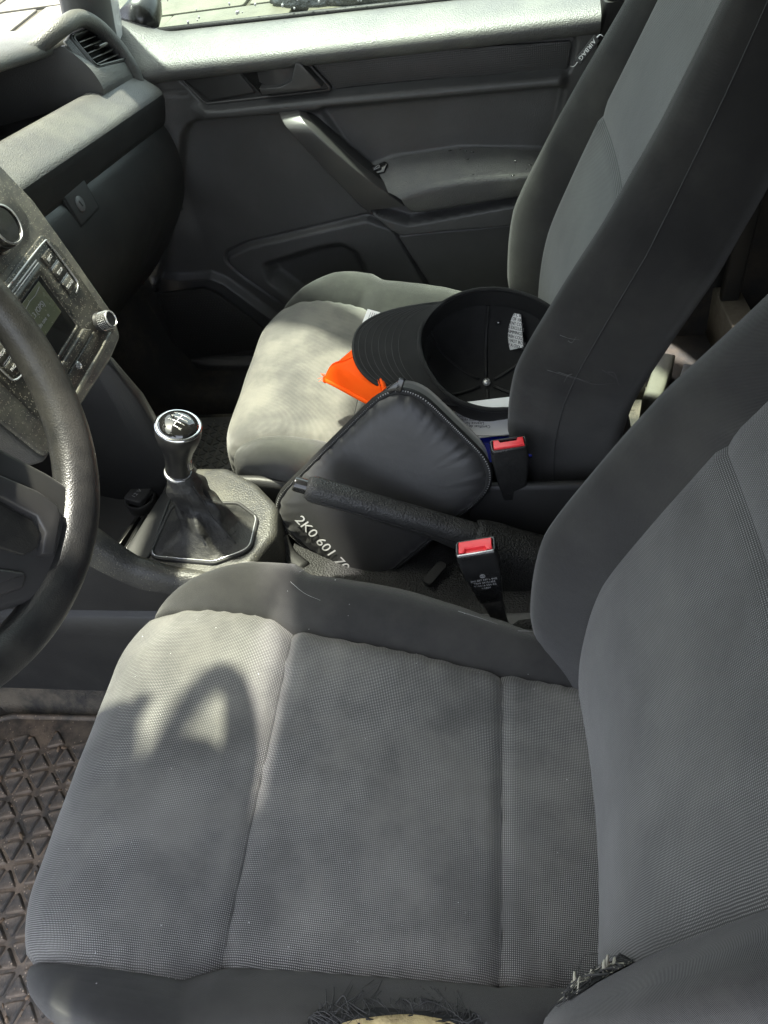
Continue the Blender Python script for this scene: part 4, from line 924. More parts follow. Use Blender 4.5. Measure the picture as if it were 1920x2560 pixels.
def build_backrest(T, cx, cy, cz, mats, split):
    ctr = spline([(.135, .14), (.108, .22), (.098, .30), (.099, .38), (.112, .46), (.145, .55), (.187, .65), (.236, .77), (.287, .90), (.327, 1.02), (.350, 1.12), (.375, 1.18)], 110)
    nr = len(ctr); tang = np.gradient(ctr, axis=0); tang /= np.linalg.norm(tang, axis=1)[:, None]; nor = np.c_[-tang[:, 1], tang[:, 0]]
    arc = np.r_[0, np.cumsum(np.linalg.norm(np.diff(ctr, axis=0), axis=1))]; zz = ctr[:, 1]
    isp = int(np.argmin(np.abs(zz - split)))
    qs = np.linspace(-1, 1, 33)
    bs = V([0, .004, .010, .018, .027, .037, .047, .057, .066, .073, .078, .081, .083, .084, .083, .078, .06])
    bh = V([-.004, .003, .013, .026, .038, .047, .051, .048, .038, .022, .004, -.014, -.036, -.060, -.083, -.100, -.108])
    P, U = [], []
    for i in range(nr):
        (x, z), n2 = ctr[i], nor[i]
        hw = interp(z, [.14, .30, .46, .65, .77, .90, 1.02, 1.18], [.135, .150, .165, .163, .146, .124, .108, .095])
        bw = interp(z, [.14, .25, .40, .65, .80, .95, 1.18], [.75, .92, 1.0, 1.0, .85, .55, .4])
        bk = interp(z, [.14, .25, .35, .46, .60, .75, .9, 1.18], [.4, .7, 1.0, 1.10, .84, .50, .30, .22])
        row, ur = [], []
        g = -.006 * math.exp(-((z - split) / .006) ** 2)
        tp = .75 if z > 1.1 else 1
        def add(y, h): row.append((cx + x + n2[0] * h, cy + y, cz + z + n2[1] * h))
        for j in range(len(bs) - 1, 0, -1): add(-(hw + bs[j] * bw), bh[j] * (bk if bh[j] > 0 else tp)); ur.append((-(hw + bs[j] + max(0, -bh[j])), arc[i]))
        for q in qs:
            e = -.004 * math.exp(-((1 - abs(q)) * hw / .006) ** 2); gq = g
            add(q * hw, gq + e - .010 * (1 - q * q)); ur.append((q * hw, arc[i]))
        for j in range(1, len(bs)): add(hw + bs[j] * bw, bh[j] * (bk if bh[j] > 0 else tp)); ur.append((hw + bs[j] + max(0, -bh[j]), arc[i]))
        P.append(row); U.append(ur)
    P, U = V(P), V(U); nb_ = len(bs) - 1; nc = P.shape[1]; c0, c1 = nb_, nb_ + 32
    obj('backrest_lower_panel', panelize(P, None, U, c0, c1, 0, isp), mats[0], T)
    obj('backrest_upper_panel', panelize(P, None, U, c0, c1, isp, nr - 1), mats[1], T)
    obj('backrest_bolster', panelize(P, None, U, 0, c0, 0, nr - 1), mats[2], T)
    obj('backrest_bolster', panelize(P, None, U, c1, nc - 1, 0, nr - 1), mats[2], T)
    bk_ = np.stack([P[:, 0] * (1 - s) + P[:, -1] * s + V([.02 * math.sin(s * math.pi), 0, -.006 * math.sin(s * math.pi)]) for s in np.linspace(0, 1, 12)], 1)
    obj('backrest_shell', grid(bk_), 'carpet', T)
    obj('backrest_base', grid([P[0], P[0] * V([.6, 1, 1]) + V([.07, 0, -.02])]), mats[2], T)
    side = nb_ - 11
    for j in (side, nc - 1 - side):
        sg = -1 if j == side else 1
        obj('bolster_seam', tube([P[i, j] + V([-.0004, .0008 * sg, 0]) for i in range(6, nr - 4, 2)], .0008, 6), 'fray', T)
    return P, c0, c1, isp

DY = -.375
DS = thing('driver_chair', 'worn grey dotted cloth driver seat in the foreground with torn bolsters', 'car seat', (-.15, DY, .02), group=None)
PC, c0, c1, i1, i2 = build_cushion(DS, 0, DY, 0, ('insert', 'bolster'), 1)
PB, b0, b1, isp = build_backrest(DS, 0.0, DY, 0, ('insertD', 'insertB', 'bolster'), .66)
obj('seat_base', slab(frame((-.16, DY, .02), (1, 0, 0), (0, 0, 1)), rect(.42, .40), 0, .20, .02, 4, .03, 4), 'matte', DS, auto=50)
PY = .352
PS = thing('passenger_chair', 'grey cloth passenger seat under the cap and bag', 'car seat', (-.17, PY, .02))
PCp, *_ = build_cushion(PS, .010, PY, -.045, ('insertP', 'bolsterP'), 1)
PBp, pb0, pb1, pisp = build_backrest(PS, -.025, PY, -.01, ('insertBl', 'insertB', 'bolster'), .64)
obj('seat_base', slab(frame((-.18, PY, .02), (1, 0, 0), (0, 0, 1)), rect(.40, .40), 0, .17, .02, 4, .03, 4), 'matte', PS, auto=50)
obj('rail_cover', slab(frame((.055, .108, .235), (1, .1, .18), (-.15, -.5, .9)), rect(.10, .04), 0, .02, .006, 3, .01, 4), 'steel', PS, auto=50)
# tears: foam and frayed threads on the driver seat
def thread(p0, p1, sag, r=.0006):
    p0, p1 = V(p0, float), V(p1, float); mid = (p0 + p1) / 2 + V(sag); P = spline([p0, mid, p1], 9); return tube(P, np.linspace(r, r * .35, 9), 5)
def pixel_cell(P, u, v, j1):                           # the grid cell of a cover that lies on this sight line
    best = (1e9, 0, 0)
    for i in range(12, len(P) - 12):
        for j in range(2, j1):
            a_, b_ = project(P[i, j]); d = (a_ - u) ** 2 + (b_ - v) ** 2
            if d < best[0]: best = (d, i, j)
    return best[1], best[2]
def cell(P, i, j):
    i = min(max(i, 0), P.shape[0] - 1.01); j = min(max(j, 0), P.shape[1] - 1.01); a_, b_ = int(i), int(j); f, g = i - a_, j - b_
    return P[a_, b_] * (1 - f) * (1 - g) + P[a_ + 1, b_] * f * (1 - g) + P[a_, b_ + 1] * (1 - f) * g + P[a_ + 1, b_ + 1] * f * g
def cell_n(P, i, j, ref):
    n = unit(np.cross(cell(P, i + 1, j) - cell(P, i - 1, j), cell(P, i, j + 1) - cell(P, i, j - 1))); return n if n @ ref > 0 else -n
def disc(P, ic, jc, ri, rj, lift, dome, seed, ref, jag=.16):
    th = np.linspace(0, 2 * math.pi, 60, endpoint=False); q = np.random.default_rng(seed); n1 = sum(q.normal() * np.sin(th * k_ + q.uniform(0, 6)) / k_ ** .7 for k_ in range(2, 14)) * jag * .5
    rows = []
    for s in (1, .97, .92, .82, .65, .45, .25, .02):
        row = []
        for k_, t_ in enumerate(th):
            i, j = ic + ri * s * (1 + n1[k_]) * math.cos(t_), jc + rj * s * (1 + n1[k_]) * math.sin(t_)
            row.append(cell(P, i, j) + cell_n(P, i, j, ref) * (lift + dome * (1 - s ** 3) + .0012 * q.normal() * (s < .95)))
        rows.append(row)
    return grid(rows, cv=True), rows
UPV = V([0, -.3, 1.])
ic, jc = pixel_cell(PC, 985, 2568, c0)
vf, _ = disc(PC, ic, jc + .2, 8.6, 1.7, .0012, .0003, 3, UPV, .22); obj('torn_cover_edge', vf, 'zip', DS, label='dark ragged tear in the outer bolster')
vf, _ = disc(PC, ic, jc - .5, 7.5, 1.7, .0022, .0035, 5, UPV, .10); obj('torn_foam', vf, 'foam', DS, label='yellow foam showing through the torn outer bolster')
ths = []
for k_ in range(150):
    t_ = random.uniform(-.25, 1.25) * math.pi; i, j = ic + 9.3 * math.cos(t_), jc + .4 + 2.2 * math.sin(t_); p = cell(PC, i, j) + cell_n(PC, i, j, UPV) * .0015
    q = cell(PC, ic + 6.4 * math.cos(t_ + random.gauss(0, .2)), jc - .3 + 1.2 * math.sin(t_)) + UPV * .004
    e = p + (q - p) * random.uniform(.25, .9) + V([random.gauss(0, .004), random.gauss(0, .003), random.uniform(0, .005)])
    ths.append(thread(p, e, (random.gauss(0, .003), random.gauss(0, .003), random.uniform(.001, .004)), random.choice([.0003, .0004, .0007])))
for sg in (-1, 1):
    for k_ in range(14):
        p = cell(PC, ic + sg * random.uniform(5, 8.5), jc + .2) + UPV * .003; q = cell(PC, ic + sg * random.uniform(1.5, 8), jc + random.uniform(3, 5.5)) + UPV * random.uniform(.003, .008)
        ths.append(thread(p, q, (random.gauss(0, .004), random.gauss(0, .002), .004), random.choice([.0003, .0004, .0009])))
obj('frayed_threads', join(*ths), 'fray', DS, kind='stuff')
RFV = V([-1., .3, .2]); ic, jc = pixel_cell(PB, 1515, 2440, b0)
vf, _ = disc(PB, ic, jc, 3.6, 2.4, .0010, .0004, 8, RFV, .25); obj('torn_cover_edge', vf, 'zip', DS, label='small worn hole low on the backrest bolster')
ths, lt = [], []
for k_ in range(160):
    t_ = random.uniform(0, 2 * math.pi); i, j = ic + 3.5 * math.cos(t_), jc + 2.3 * math.sin(t_); p = cell(PB, i, j) + cell_n(PB, i, j, RFV) * .001
    q = cell(PB, ic + random.gauss(0, 1.6), jc + random.gauss(0, 1.2)) + RFV * random.uniform(.001, .006)
    (lt if k_ % 4 == 0 else ths).append(thread(p, p + (q - p) * random.uniform(.4, 1.1), (random.uniform(-.004, 0), random.gauss(0, .003), random.gauss(0, .003)), random.choice([.0003, .0005, .0009])))
obj('frayed_threads', join(*ths), 'fray', DS, kind='stuff')
lm = []
for k_ in range(9):
    i, j = ic + random.uniform(-2.4, 2.4), jc + random.uniform(-1.5, 1.5); p = cell(PB, i, j) + cell_n(PB, i, j, RFV) * .002
    lm.append(thread(p, p + V([random.uniform(-.003, 0), random.uniform(.004, .010), random.gauss(0, .004)]), (-.001, 0, .001), .0024))
obj('pale_lining', join(*(lm + lt)), 'lightfray', DS, kind='stuff')
bm = bmesh.new()
for k_ in range(50):
    i, j = random.randint(45, len(PC) - 8), random.randint(c0 - 4, c1 + 9); p = PC[i, j]; rr = random.choice([.0003, .0003, .0004, .0004, .0006])
    bmesh.ops.create_icosphere(bm, subdivisions=1, radius=rr, matrix=Matrix.Translation(p + V([0, 0, rr * .6])) @ Matrix.Rotation(random.random() * 6, 4, 'Z') @ Matrix.Diagonal((random.uniform(1, 2.4), 1, .6, 1)))
bm.verts.index_update(); vv = [v.co[:] for v in bm.verts]; ff = [tuple(v.index for v in f.verts) for f in bm.faces]; bm.free()
obj('lint', (vv, ff), 'lint', DS, kind='stuff')
ths = []
for k_ in range(5):
    i, j = random.randint(50, len(PC) - 12), random.randint(c1 + 1, c1 + 8); p = PC[i, j] + V([0, 0, .001]); q = PC[i + random.randint(3, 9), j + random.randint(-2, 2)] + V([0, 0, .001]); ths.append(thread(p, q, (0, random.gauss(0, .006), .002), .00016))
obj('loose_hairs', join(*ths), 'lint', DS, kind='stuff')
# airbag tag on the passenger backrest
i = int(np.argmin(np.abs(PBp[:, pb1 + 9, 2] - .695))); p = PBp[i, pb1 + 8]; p2 = PBp[i + 6, pb1 + 8]
i = int(np.argmin(np.abs(PBp[:, pb1 + 6, 2] - .692))); p = PBp[i, pb1 + 6]; tg_ = unit(PBp[i + 4, pb1 + 6] - PBp[i - 4, pb1 + 6])
tf_ = frame(p + V([-.008, .014, .004]), tg_, (-.35, -.75, .5))
tg = obj('airbag_tag', slab(tf_, rect(.038, .0115), -.0012, .0006, .0005, 2, .001, 2), 'pillar', PS, auto=50, label='small black AIRBAG tag on the seat edge')
obj('tag_text', text('AIRBAG', .0088, (tf_[0] + tf_[3] * .0009, -tf_[1], -tf_[2], tf_[3])), 'lettering', tg, smooth=False)
obj('tag_threads', join(thread(tow(tf_, V([.019, 0, 0])), tow(tf_, V([.025, -.007, 0])), (0, 0, .003), .0012), thread(tow(tf_, V([-.019, 0, 0])), tow(tf_, V([-.029, .005, 0])), (0, 0, -.003), .0006)), 'lettering', PS)

ths = []
for (u0, v0, u1, v1) in ((1368, 925, 1440, 948), (1395, 930, 1475, 955), (1440, 945, 1535, 958), (1505, 925, 1545, 950), (1400, 838, 1450, 850), (1420, 852, 1440, 842), (1430, 935, 1410, 955), (1520, 930, 1548, 965)):
    p, q = at(u0, v0, 'y', .100), at(u1, v1, 'y', .100); ths.append(thread(p, q, (0, 0, random.gauss(0, .004)), .00035))
obj('scuff_marks', join(*ths), 'scuff', PS, kind='stuff')
# ================================================================ belt buckles
def buckle(nm, lab, c, axis, face, rough):
    T = thing(nm, lab, 'belt buckle', c - unit(axis) * .10, group='seat belt buckles')
    f = frame(c, np.cross(axis, face), axis)           # x across, y towards -face, z up the buckle
    wd, dp_, L = .050, .026, .092
    rows = []
    for z, k_ in ((-L, .62), (-L + .004, .66), (-L * .8, .74), (-L * .5, .90), (-.02, 1), (-.004, 1), (0, .97)):
        sec = roundpoly(rect(wd * k_, dp_ * min(1, .75 + .25 * k_)), .005, 5); rows.append(tow(f, np.c_[sec, np.full(len(sec), z)]))
    H = obj('housing', grid(rows, cv=True, capu=True), 'bucklerough' if rough else 'buckle', T, auto=45)
    o_ = roundpoly(rect(wd * .99, dp_ * .98), .005, 5); i_ = roundpoly(rect(wd * .86, dp_ * .72), .003, 5)
    obj('rim', ringslab(f, o_, i_, -.004, .005, .001), 'buckle', T, auto=45)
    sg = 1 if rough else -1
    b = roundpoly([(-.0205, -.0085 * 1), (.0205, -.0085), (.0205, .0085), (-.0205, .0085)], .002, 4)
    yb = .0030 * (1)
    obj('release_button', slab(f, [(-.0205, -.0088), (.0205, -.0088), (.0205, .0075), (.013, .0075), (.011, .0020), (-.011, .0020), (-.013, .0075), (-.0205, .0075)] if rough else [(-.0205, -.0088), (-.014, -.0088), (-.012, -.003), (.012, -.003), (.014, -.0088), (.0205, -.0088), (.0205, .0088), (-.0205, .0088)], -.002, .0072, .0012, 3), 'red', T, auto=45)
    obj('button_slope', slab(f, rect(.026, .006, 0, .0052) if rough else rect(.026, .0060, 0, -.0062), -.002, .0035 if not rough else .001, .0008, 2), 'red' if not rough else 'pillar', T, auto=45)
    if not rough:
        obj('metal_edge', slab(f, rect(wd * .9, .0022, 0, -dp_ * .46), .003, .0062, .0006, 2), 'silver', T, auto=45)
        tfm = frame(tow(f, V([0, -dp_ * .5 - .0002, -.05])), f[1], -f[2]); 
        tfm = (tfm[0], f[1], f[3], -f[2])
        tx = []
        for k_, s_ in enumerate(('2H0 857 577 L 9VZ', 'TRW 34121453', 'Y104/16 V04 C2', '>ABS<')): tx.append(text(s_, .0042, (tow(tfm, V([0, .006 - .0052 * k_, .0006])), *tfm[1:])))
        obj('moulded_text', join(*tx), 'letter_grey', H, smooth=False)
        rg = frame(tow(tfm, V([0, .0135, .0006])), f[1], -f[2]); rg = (rg[0], f[1], f[3], -f[2])
        a_ = np.linspace(0, 2 * math.pi, 24, endpoint=False)
        obj('moulded_badge', join(ringslab(rg, .0034 * np.c_[np.cos(a_), np.sin(a_)], .0028 * np.c_[np.cos(a_), np.sin(a_)], -.0004, .0003, .0001), strokes(rg, [((-.0022, .0014), (-.0008, -.0024)), ((-.0008, -.0024), (0, 0)), ((0, 0), (.0008, -.0024)), ((.0008, -.0024), (.0022, .0014)), ((-.0009, .0024), (0, .0006)), ((0, .0006), (.0009, .0024))], .0005)), 'letter_grey', H, smooth=False)
    obj('stem', grid([tow(f, np.c_[roundpoly(rect(w_, d_), .003, 4) + V([o__, 0]), np.full(16, z)]) for z, w_, d_, o__ in ((-L - .09, .016, .012, .004), (-L - .045, .018, .012, .002), (-L - .040, .022, .014, .002), (-L - .01, .026, .012, 0), (-L + .01, .032, .014, 0))], cv=True, capu=True), 'stem' if not rough else 'bucklerough', T, auto=50)
    return T
pA = at(1190, 1372, 'y', -.088)
buckle('belt_buckle', 'black seat belt buckle with red button below the handbrake, moulded text on its side', pA, V([-.17, .06, 1.0]), V([.06, -1, .05]), False)
pB = at(1272, 1115, 'y', .085)
buckle('belt_buckle', 'sleeved black seat belt buckle with red button beside the blue folder', pB, V([-.06, .04, 1.0]), V([.12, -1, .05]), True)

# ================================================================ padded bag
T_, R2, L_ = V([-.117, .115, .478]), V([.004, .052, .325]), V([-.326, .052, .300])
ex = unit(T_ - L_); ez = unit(np.cross(ex, T_ - R2)); ez = ez if ez[1] < 0 else -ez
BG = thing('padded_bag', 'black padded nylon bag with zip and white part number behind the handbrake', 'bag', (-.16, .06, .21))
cB = (R2 + L_) / 2 + V([0, .006, 0]); bf = frame(cB, ex, ez)
def b2(p): return V([(p - cB) @ bf[1], (p - cB) @ bf[2]])
cs_ = [b2(T_), b2(R2), -b2(T_), -b2(R2)]
LX = abs(b2(T_)[0]) ; LY = abs(b2(T_)[1]); 
lx, ly = LX * .985, LY * .985
per = roundpoly(rect(2 * lx, 2 * ly), .060, 14); npr = len(per)
pa = np.r_[0, np.cumsum(np.linalg.norm(np.diff(np.r_[per, per[:1]], axis=0), axis=1))][:npr]
# dense perimeter
dense = []
for i in range(npr):
    a_, b_ = per[i], per[(i + 1) % npr]; k_ = max(1, int(np.linalg.norm(b_ - a_) / .0028))
    for s in range(k_): dense.append(a_ + (b_ - a_) * s / k_)
per = V(dense); npr = len(per); ar = np.linspace(0, 1, npr, endpoint=False) * 2 * math.pi
wr = np.sin(ar * 37 + 2 * np.sin(ar * 5)) * .6 + np.sin(ar * 61 + 1.3 * np.sin(ar * 3)) * .4
env = .5 + .5 * np.sin(ar * 3 + 1) ** 2
def brow(s, h, amp): 
    q = per * s; return tow(bf, np.c_[q, h + amp * wr * env])
rows = [brow(.93, -.062, 0), brow(.985, -.056, 0), brow(1.0, -.035, .0008), brow(1.0, -.006, .0003)]
obj('gusset', grid(rows, cv=True, capu=False), 'nylon', BG)
obj('back_panel', grid([brow(.93, -.062, 0), brow(.6, -.066, 0), brow(.01, -.066, 0)], cv=True, capu=False), 'nylon', BG)
rows = []
for s in [1.0, .985, .965, .94, .91, .88, .85, .81, .77, .72, .66, .58, .48, .36, .22, .1, .01]:
    e = (1 - s); h = .004 + .012 * (1 - math.exp(-e / .07)) + .004 * (1 - s * s); rows.append(brow(s, h, .0030 * math.exp(-e / .075) * min(1, e / .02)))
obj('front_panel', grid(rows, cv=True), 'nylon', BG, label='smooth padded front with puckered edge')
obj('zip', tube(brow(1.006, .001, 0)[:-1], .0062, 10, closed=True, up=ez), 'zip', BG)
rows_ = brow(1.018, .0062, 0)
tee = []
step = 0
pts_ = rows_; acc = 0; vs, fs = [], []
for i in range(npr):
    p = pts_[i]; q = pts_[(i + 1) % npr]; t_ = unit(q - p); o_ = np.cross(ez, t_)
    k_ = len(vs); w1, w2 = .0009, .0015
    vs += [p - t_ * w1 - o_ * w2, p + t_ * w1 - o_ * w2, p + t_ * w1 + o_ * w2, p - t_ * w1 + o_ * w2, p + ez * .0010]; fs += [(k_, k_+1, k_+4), (k_+1, k_+2, k_+4), (k_+2, k_+3, k_+4), (k_+3, k_, k_+4)]
obj('zip_teeth', (vs, fs), 'letter_grey', BG, smooth=False, kind='stuff')
for (u, v) in ((985, 968), (1000, 962)):
    p = atp(u, v, cB + ez * .006, ez)
    obj('zip_pull', slab(frame(p, ex + .5 * bf[2] * (1 if u > 990 else -.3), ez), rect(.020, .009), -.002, .004, .0015, 3, .003, 4), 'gloss', BG, auto=50)
obj('edge_cord', tube([tow(bf, V([lx * 1.0 * s - .01, ly * 1.01, -.022])) for s in np.linspace(-.6, .85, 12)], .0012, 6), 'orange', BG)
ta, tb2 = atp(742, 1303, cB + ez * .027, ez), atp(835, 1402, cB + ez * .027, ez)
tf_ = frame((ta + tb2) / 2, tb2 - ta, ez)
def onbag(vf):
    vs = []
    for p in vf[0]:
        d = V(p) - cB; q = V([d @ bf[1], d @ bf[2]]); s = max(abs(q[0]) / lx, abs(q[1]) / ly); e = max(0, 1 - s)
        vs.append(tow(bf, V([*q, .004 + .012 * (1 - math.exp(-e / .07)) + .004 * (1 - s * s) + .0014 + (d @ ez > ((tf_[0] - cB) @ ez)) * .0002])))
    return vs, vf[1]
sz = np.linalg.norm(tb2 - ta)
tx = text('2K0 601 709', sz * .285, frame(ta - unit(tb2 - ta) * .002, tb2 - ta, ez), align='LEFT')
obj('part_number', onbag(tx), 'lettering', BG, smooth=False)
st_ = [at(700, 1345, 'z', .262), at(720, 1385, 'z', .245), at(760, 1420, 'z', .235)]
obj('carry_strap', tube(spline(st_, 10), .012, 8, flat=.3), 'zip', BG)

# ================================================================ baseball cap lying upside down on the seat
CP = thing('baseball_cap', 'black baseball cap lying upside down on the passenger seat', 'cap', (.0, .27, .32))
cc = V([.002, .262, .410]); upv = unit([.16, -.30, 1.0]); cfr = frame(cc, (1, .12, 0), upv)     # x to the rear, z out of the opening
th = np.linspace(0, 2 * math.pi, 96, endpoint=False)
RXc, RYc, Dp = .110, .108, .096
def crown(k_, off=0):
    s = math.sin(k_); c = math.cos(k_)
    rr = (abs(s) ** .75); seam = 1 - .010 * sum(np.exp(-(((th - a_ + math.pi) % (2 * math.pi) - math.pi) / .035) ** 2) for a_ in np.arange(6) * math.pi / 3 + .5) * (s > .05)
    wv = 1 + .014 * np.sin(th * 3 + 1) + .008 * np.sin(th * 5 + k_ * 4)
    return tow(cfr, np.c_[(RXc + off) * rr * np.cos(th) * wv * seam, (RYc + off) * rr * np.sin(th) * wv * seam, np.full(96, -(Dp + off) * c ** 1.0 * 1.0) + .004 * np.sin(th * 2 + .6) * s])
ks = np.linspace(.02, math.pi / 2, 26)
obj('crown_lining', grid([crown(k_) for k_ in ks], cv=True, capu=False), 'capcloth', CP)
obj('crown_outer', grid([crown(k_, .0035) for k_ in ks], cv=True), 'capcloth', CP)
rim = crown(math.pi / 2, .0018)
obj('rim_binding', tube(rim, .0034, 8, closed=True, up=upv), 'capcloth', CP)
obj('sweatband', grid([crown(math.pi / 2, -.003) + upv * .000, crown(1.38, -.004), crown(1.27, -.0025)], cv=True), 'zip', CP)
for a_ in np.arange(6) * math.pi / 3 + .5:
    j = int(a_ / (2 * math.pi) * 96) % 96
    obj('seam_tape', tube([crown(k_, -.0012)[j] for k_ in np.linspace(.06, 1.25, 14)], .0028, 6, flat=.5), 'zip', CP)
p = cfr[0] - upv * (Dp - .002)
obj('top_rivet', lathe(frame(p, (1, 0, 0), upv), [(.0065, 0), (.0065, .002), (.005, .004), (0, .005)], 20, False), 'silver', CP)
for a_, k_ in ((2.9, .98), (1.35, .95), (4.6, .9)):
    j = int((a_ % (2 * math.pi)) / (2 * math.pi) * 96); q = crown(k_, -.0015)[j]; nn_ = unit(cc - upv * .03 - q)
    E_ = obj('eyelet', lathe(frame(q, (0, 0, 1), nn_), [(.0042, -.001), (.0042, .0012), (.002, .0016), (.0016, .0004), (.0016, -.002)], 16, False), 'zip', CP)
    obj('eyelet_light', lathe(frame(q + nn_ * .0004, (0, 0, 1), nn_), [(.0014, 0), (0, .0004)], 8, False), 'paper', E_)
# care label
q0 = at(1262, 780, 'y', .345); lab = [atp(u, v, crown(1.25)[10] + unit(CAM - crown(1.25)[10]) * .030, unit([-.75, -.55, .35])) for u, v in ((1262, 778), (1302, 786), (1308, 868), (1272, 876))]
lc = sum(lab) / 4; ln_ = unit(CAM - lc); lfx = frame(lc, lab[1] - lab[0], unit(np.cross(lab[1] - lab[0], lab[2] - lab[1]) * np.sign(np.cross(lab[1] - lab[0], lab[2] - lab[1]) @ (CAM - lc))))
CL = obj('care_label', slab(lfx, [((p - lc) @ lfx[1], (p - lc) @ lfx[2]) for p in lab], -.0004, .0006, .0002, 1), 'paper', CP, smooth=False, label='white care label inside the cap')
dn_ = unit((lab[3] - lab[0])); wd_ = np.linalg.norm(lab[1] - lab[0]); hg = np.linalg.norm(lab[3] - lab[0]); ll = []
tln = ['RN 1407 C 8', 'MADE OF 100', 'PERCENT COT', 'TON EXCLUDE', 'TRIMMINGS', 'WASH COLD', 'DO NOT IRON', 'W A OXX 30']
for k_, s_ in enumerate(tln):
    cpt = lc + lfx[3] * .0009 + dn_ * hg * (-.42 + .115 * k_); ll.append(text(s_, wd_ * .19, frame(cpt, lab[1] - lab[0], lfx[3])))
obj('label_print', join(*ll), 'ink', CL, smooth=False)
# brim: curved shell from the front half of the rim
rows = []; fr_i = lambda a_: rim[int(round((a_ % (2 * math.pi)) / (2 * math.pi) * 96)) % 96]
for s in np.linspace(-1, 1, 41):
    a_ = math.pi + s * 1.12; q = V([RXc * math.cos(a_) * 1.0, RYc * math.sin(a_)]); row = []
    for t_ in np.linspace(0, 1, 14):
        ln_b = .086 * (1 - abs(s) ** 3.4) + .004; x = q[0] - ln_b * t_ - .008 * t_ * (1 - s * s); y = q[1] * (1 - .02 * t_)
        z = .0015 + .010 * t_ - .026 * s * s * t_ ** .6 * (1 - .2 * t_)
        row.append(tow(cfr, V([x, y, z])))
    rows.append(row)
BR = V(rows)
loop = np.concatenate([BR, (BR - upv * .0035)[:, ::-1]], 1)
obj('brim', grid(loop, cv=True, capu=True), 'capcloth', CP, auto=60)
obj('brim_edge', tube(BR[:, -1] - upv * .0017, .0026, 8), 'zip', CP)
for k_ in range(7):
    t_ = 12 - k_ * 1.3; i0 = int(t_); f = t_ - i0
    ln_ = BR[3:-3, i0] * (1 - f) + BR[3:-3, min(i0 + 1, 13)] * f + upv * .0003
    obj('brim_stitching', tube(ln_, .0004, 5), 'stitch', CP)

# ================================================================ orange pouch, papers, blue folder
OP = thing('orange_vest', 'bright orange folded safety vest under the cap brim', 'safety vest', (-.2, .24, .36))
oc = [at(808, 945, 'z', .392), at(940, 850, 'z', .392), at(1010, 935, 'z', .385), at(975, 1030, 'z', .388)]
o_c = sum(oc) / 4; of = frame(o_c, oc[1] - oc[0], (0, 0, 1)); op = roundpoly([((p - o_c) @ of[1], (p - o_c) @ of[2]) for p in oc], .006, 5)
pp = []
for i in range(len(op)):
    a_, b_ = op[i], op[(i + 1) % len(op)]
    for s in np.linspace(0, 1, 8, endpoint=False): pp.append(a_ + (b_ - a_) * s)
pp = V(pp); aa = np.arange(len(pp)) / len(pp) * 2 * math.pi
def orow(s, h, a=.0): return tow(of, np.c_[pp * s, np.full(len(pp), h) + a * np.sin(aa * 9 + 2 * np.sin(aa * 4))])
obj('upper_fold', grid([orow(s, .002 + .034 * (1 - s ** 4) * (1 + .12 * math.sin(s * 9)), .0022 * s) for s in (1.0, .97, .93, .87, .8, .7, .55, .35, .15, .01)], cv=True), 'orange', OP)
obj('lower_fold', grid([orow(s, -.004 - .022 * (1 - s ** 2.5), .0015 * s) for s in (1.0, .97, .93, .87, .8, .7, .55, .35, .01)], cv=True), 'orange', OP)
hem = orow(1.01, -.001, .002)
obj('hem', tube(hem, .0034, 8, closed=True), 'orange', OP)
ths = []
for k_ in range(9): p = V(oc[0]) + V([.006, random.uniform(-.006, .006), 0]); ths.append(thread(p, p + V([-random.uniform(.006, .016), random.uniform(-.008, .010), random.uniform(-.004, .006)]), (0, 0, .002), .0006))
obj('loose_threads', join(*ths), 'orange', OP, kind='stuff')
pn = unit([-.05, -.35, .93])
def sheet(nm, lab, px4, p0, n, material, th_, cat):
    pts = [atp(u, v, p0, n) for u, v in px4]; c = sum(pts) / 4; f = frame(c, pts[1] - pts[0], n)
    T = thing(nm, lab, cat, c - unit(n) * th_)
    obj('sheet', slab(f, [((p - c) @ f[1], (p - c) @ f[2]) for p in pts], -th_, 0, min(.0004, th_ / 3), 1), material, T, smooth=False); return T, f, pts
pp0 = at(1230, 1060, 'y', .165)
Tp, pf2, ppts = sheet('paper_sheet', 'white printed paper sheet under the cap, above the blue folder', ((1120, 1010), (1330, 985), (1325, 1080), (1190, 1095)), pp0, pn, 'paper', .002, 'paper')
ln2 = []
for k_, s_ in enumerate(('Pays de delivrance', 'Permis valable', 'Licence Nr. 40', 'Certificat de vente')):
    p = atp(1165 + k_ * 7, 1042 + k_ * 8, pp0, pn) + pn * .0004; ln2.append(text(s_, .0062, frame(p, -(ppts[1] - ppts[0]) + .35 * (ppts[0] - ppts[3]), pn)))
obj('printed_lines', join(*ln2), 'ink', Tp, smooth=False)
obj('ruled_lines', join(*[strokes(frame(pp0 + pn * .0004, (1, 0, 0), pn), [(V([-.12, yy]), V([.2, yy - .02]))], .0008) for yy in (-.012, .03)]), 'ink', Tp, smooth=False)
bl0 = at(1250, 1100, 'y', .150)
sheet('blue_folder', 'glossy dark blue plastic folder under the white paper', ((1150, 1085), (1330, 1068), (1330, 1140), (1170, 1165)), bl0, unit([0, -.45, .9]), 'blue', .006, 'folder')
c = at(925, 800, 'z', .372); lt_ = thing('paper_label', 'small white printed label tucked beside the cap brim', 'label', c - V([0, 0, .012]))
f3 = frame(c, (1, 1.8, 0), (-.3, -.5, .8))
obj('label_sheet', slab(f3, rect(.034, .026), -.0008, 0, .0002, 1), 'paper', lt_, smooth=False)
obj('label_lines', strokes(f3, [(V([-.013, y]), V([.013, y])) for y in (-.008, -.004, 0, .004)], .0008, .0003), 'ink', lt_, smooth=False)

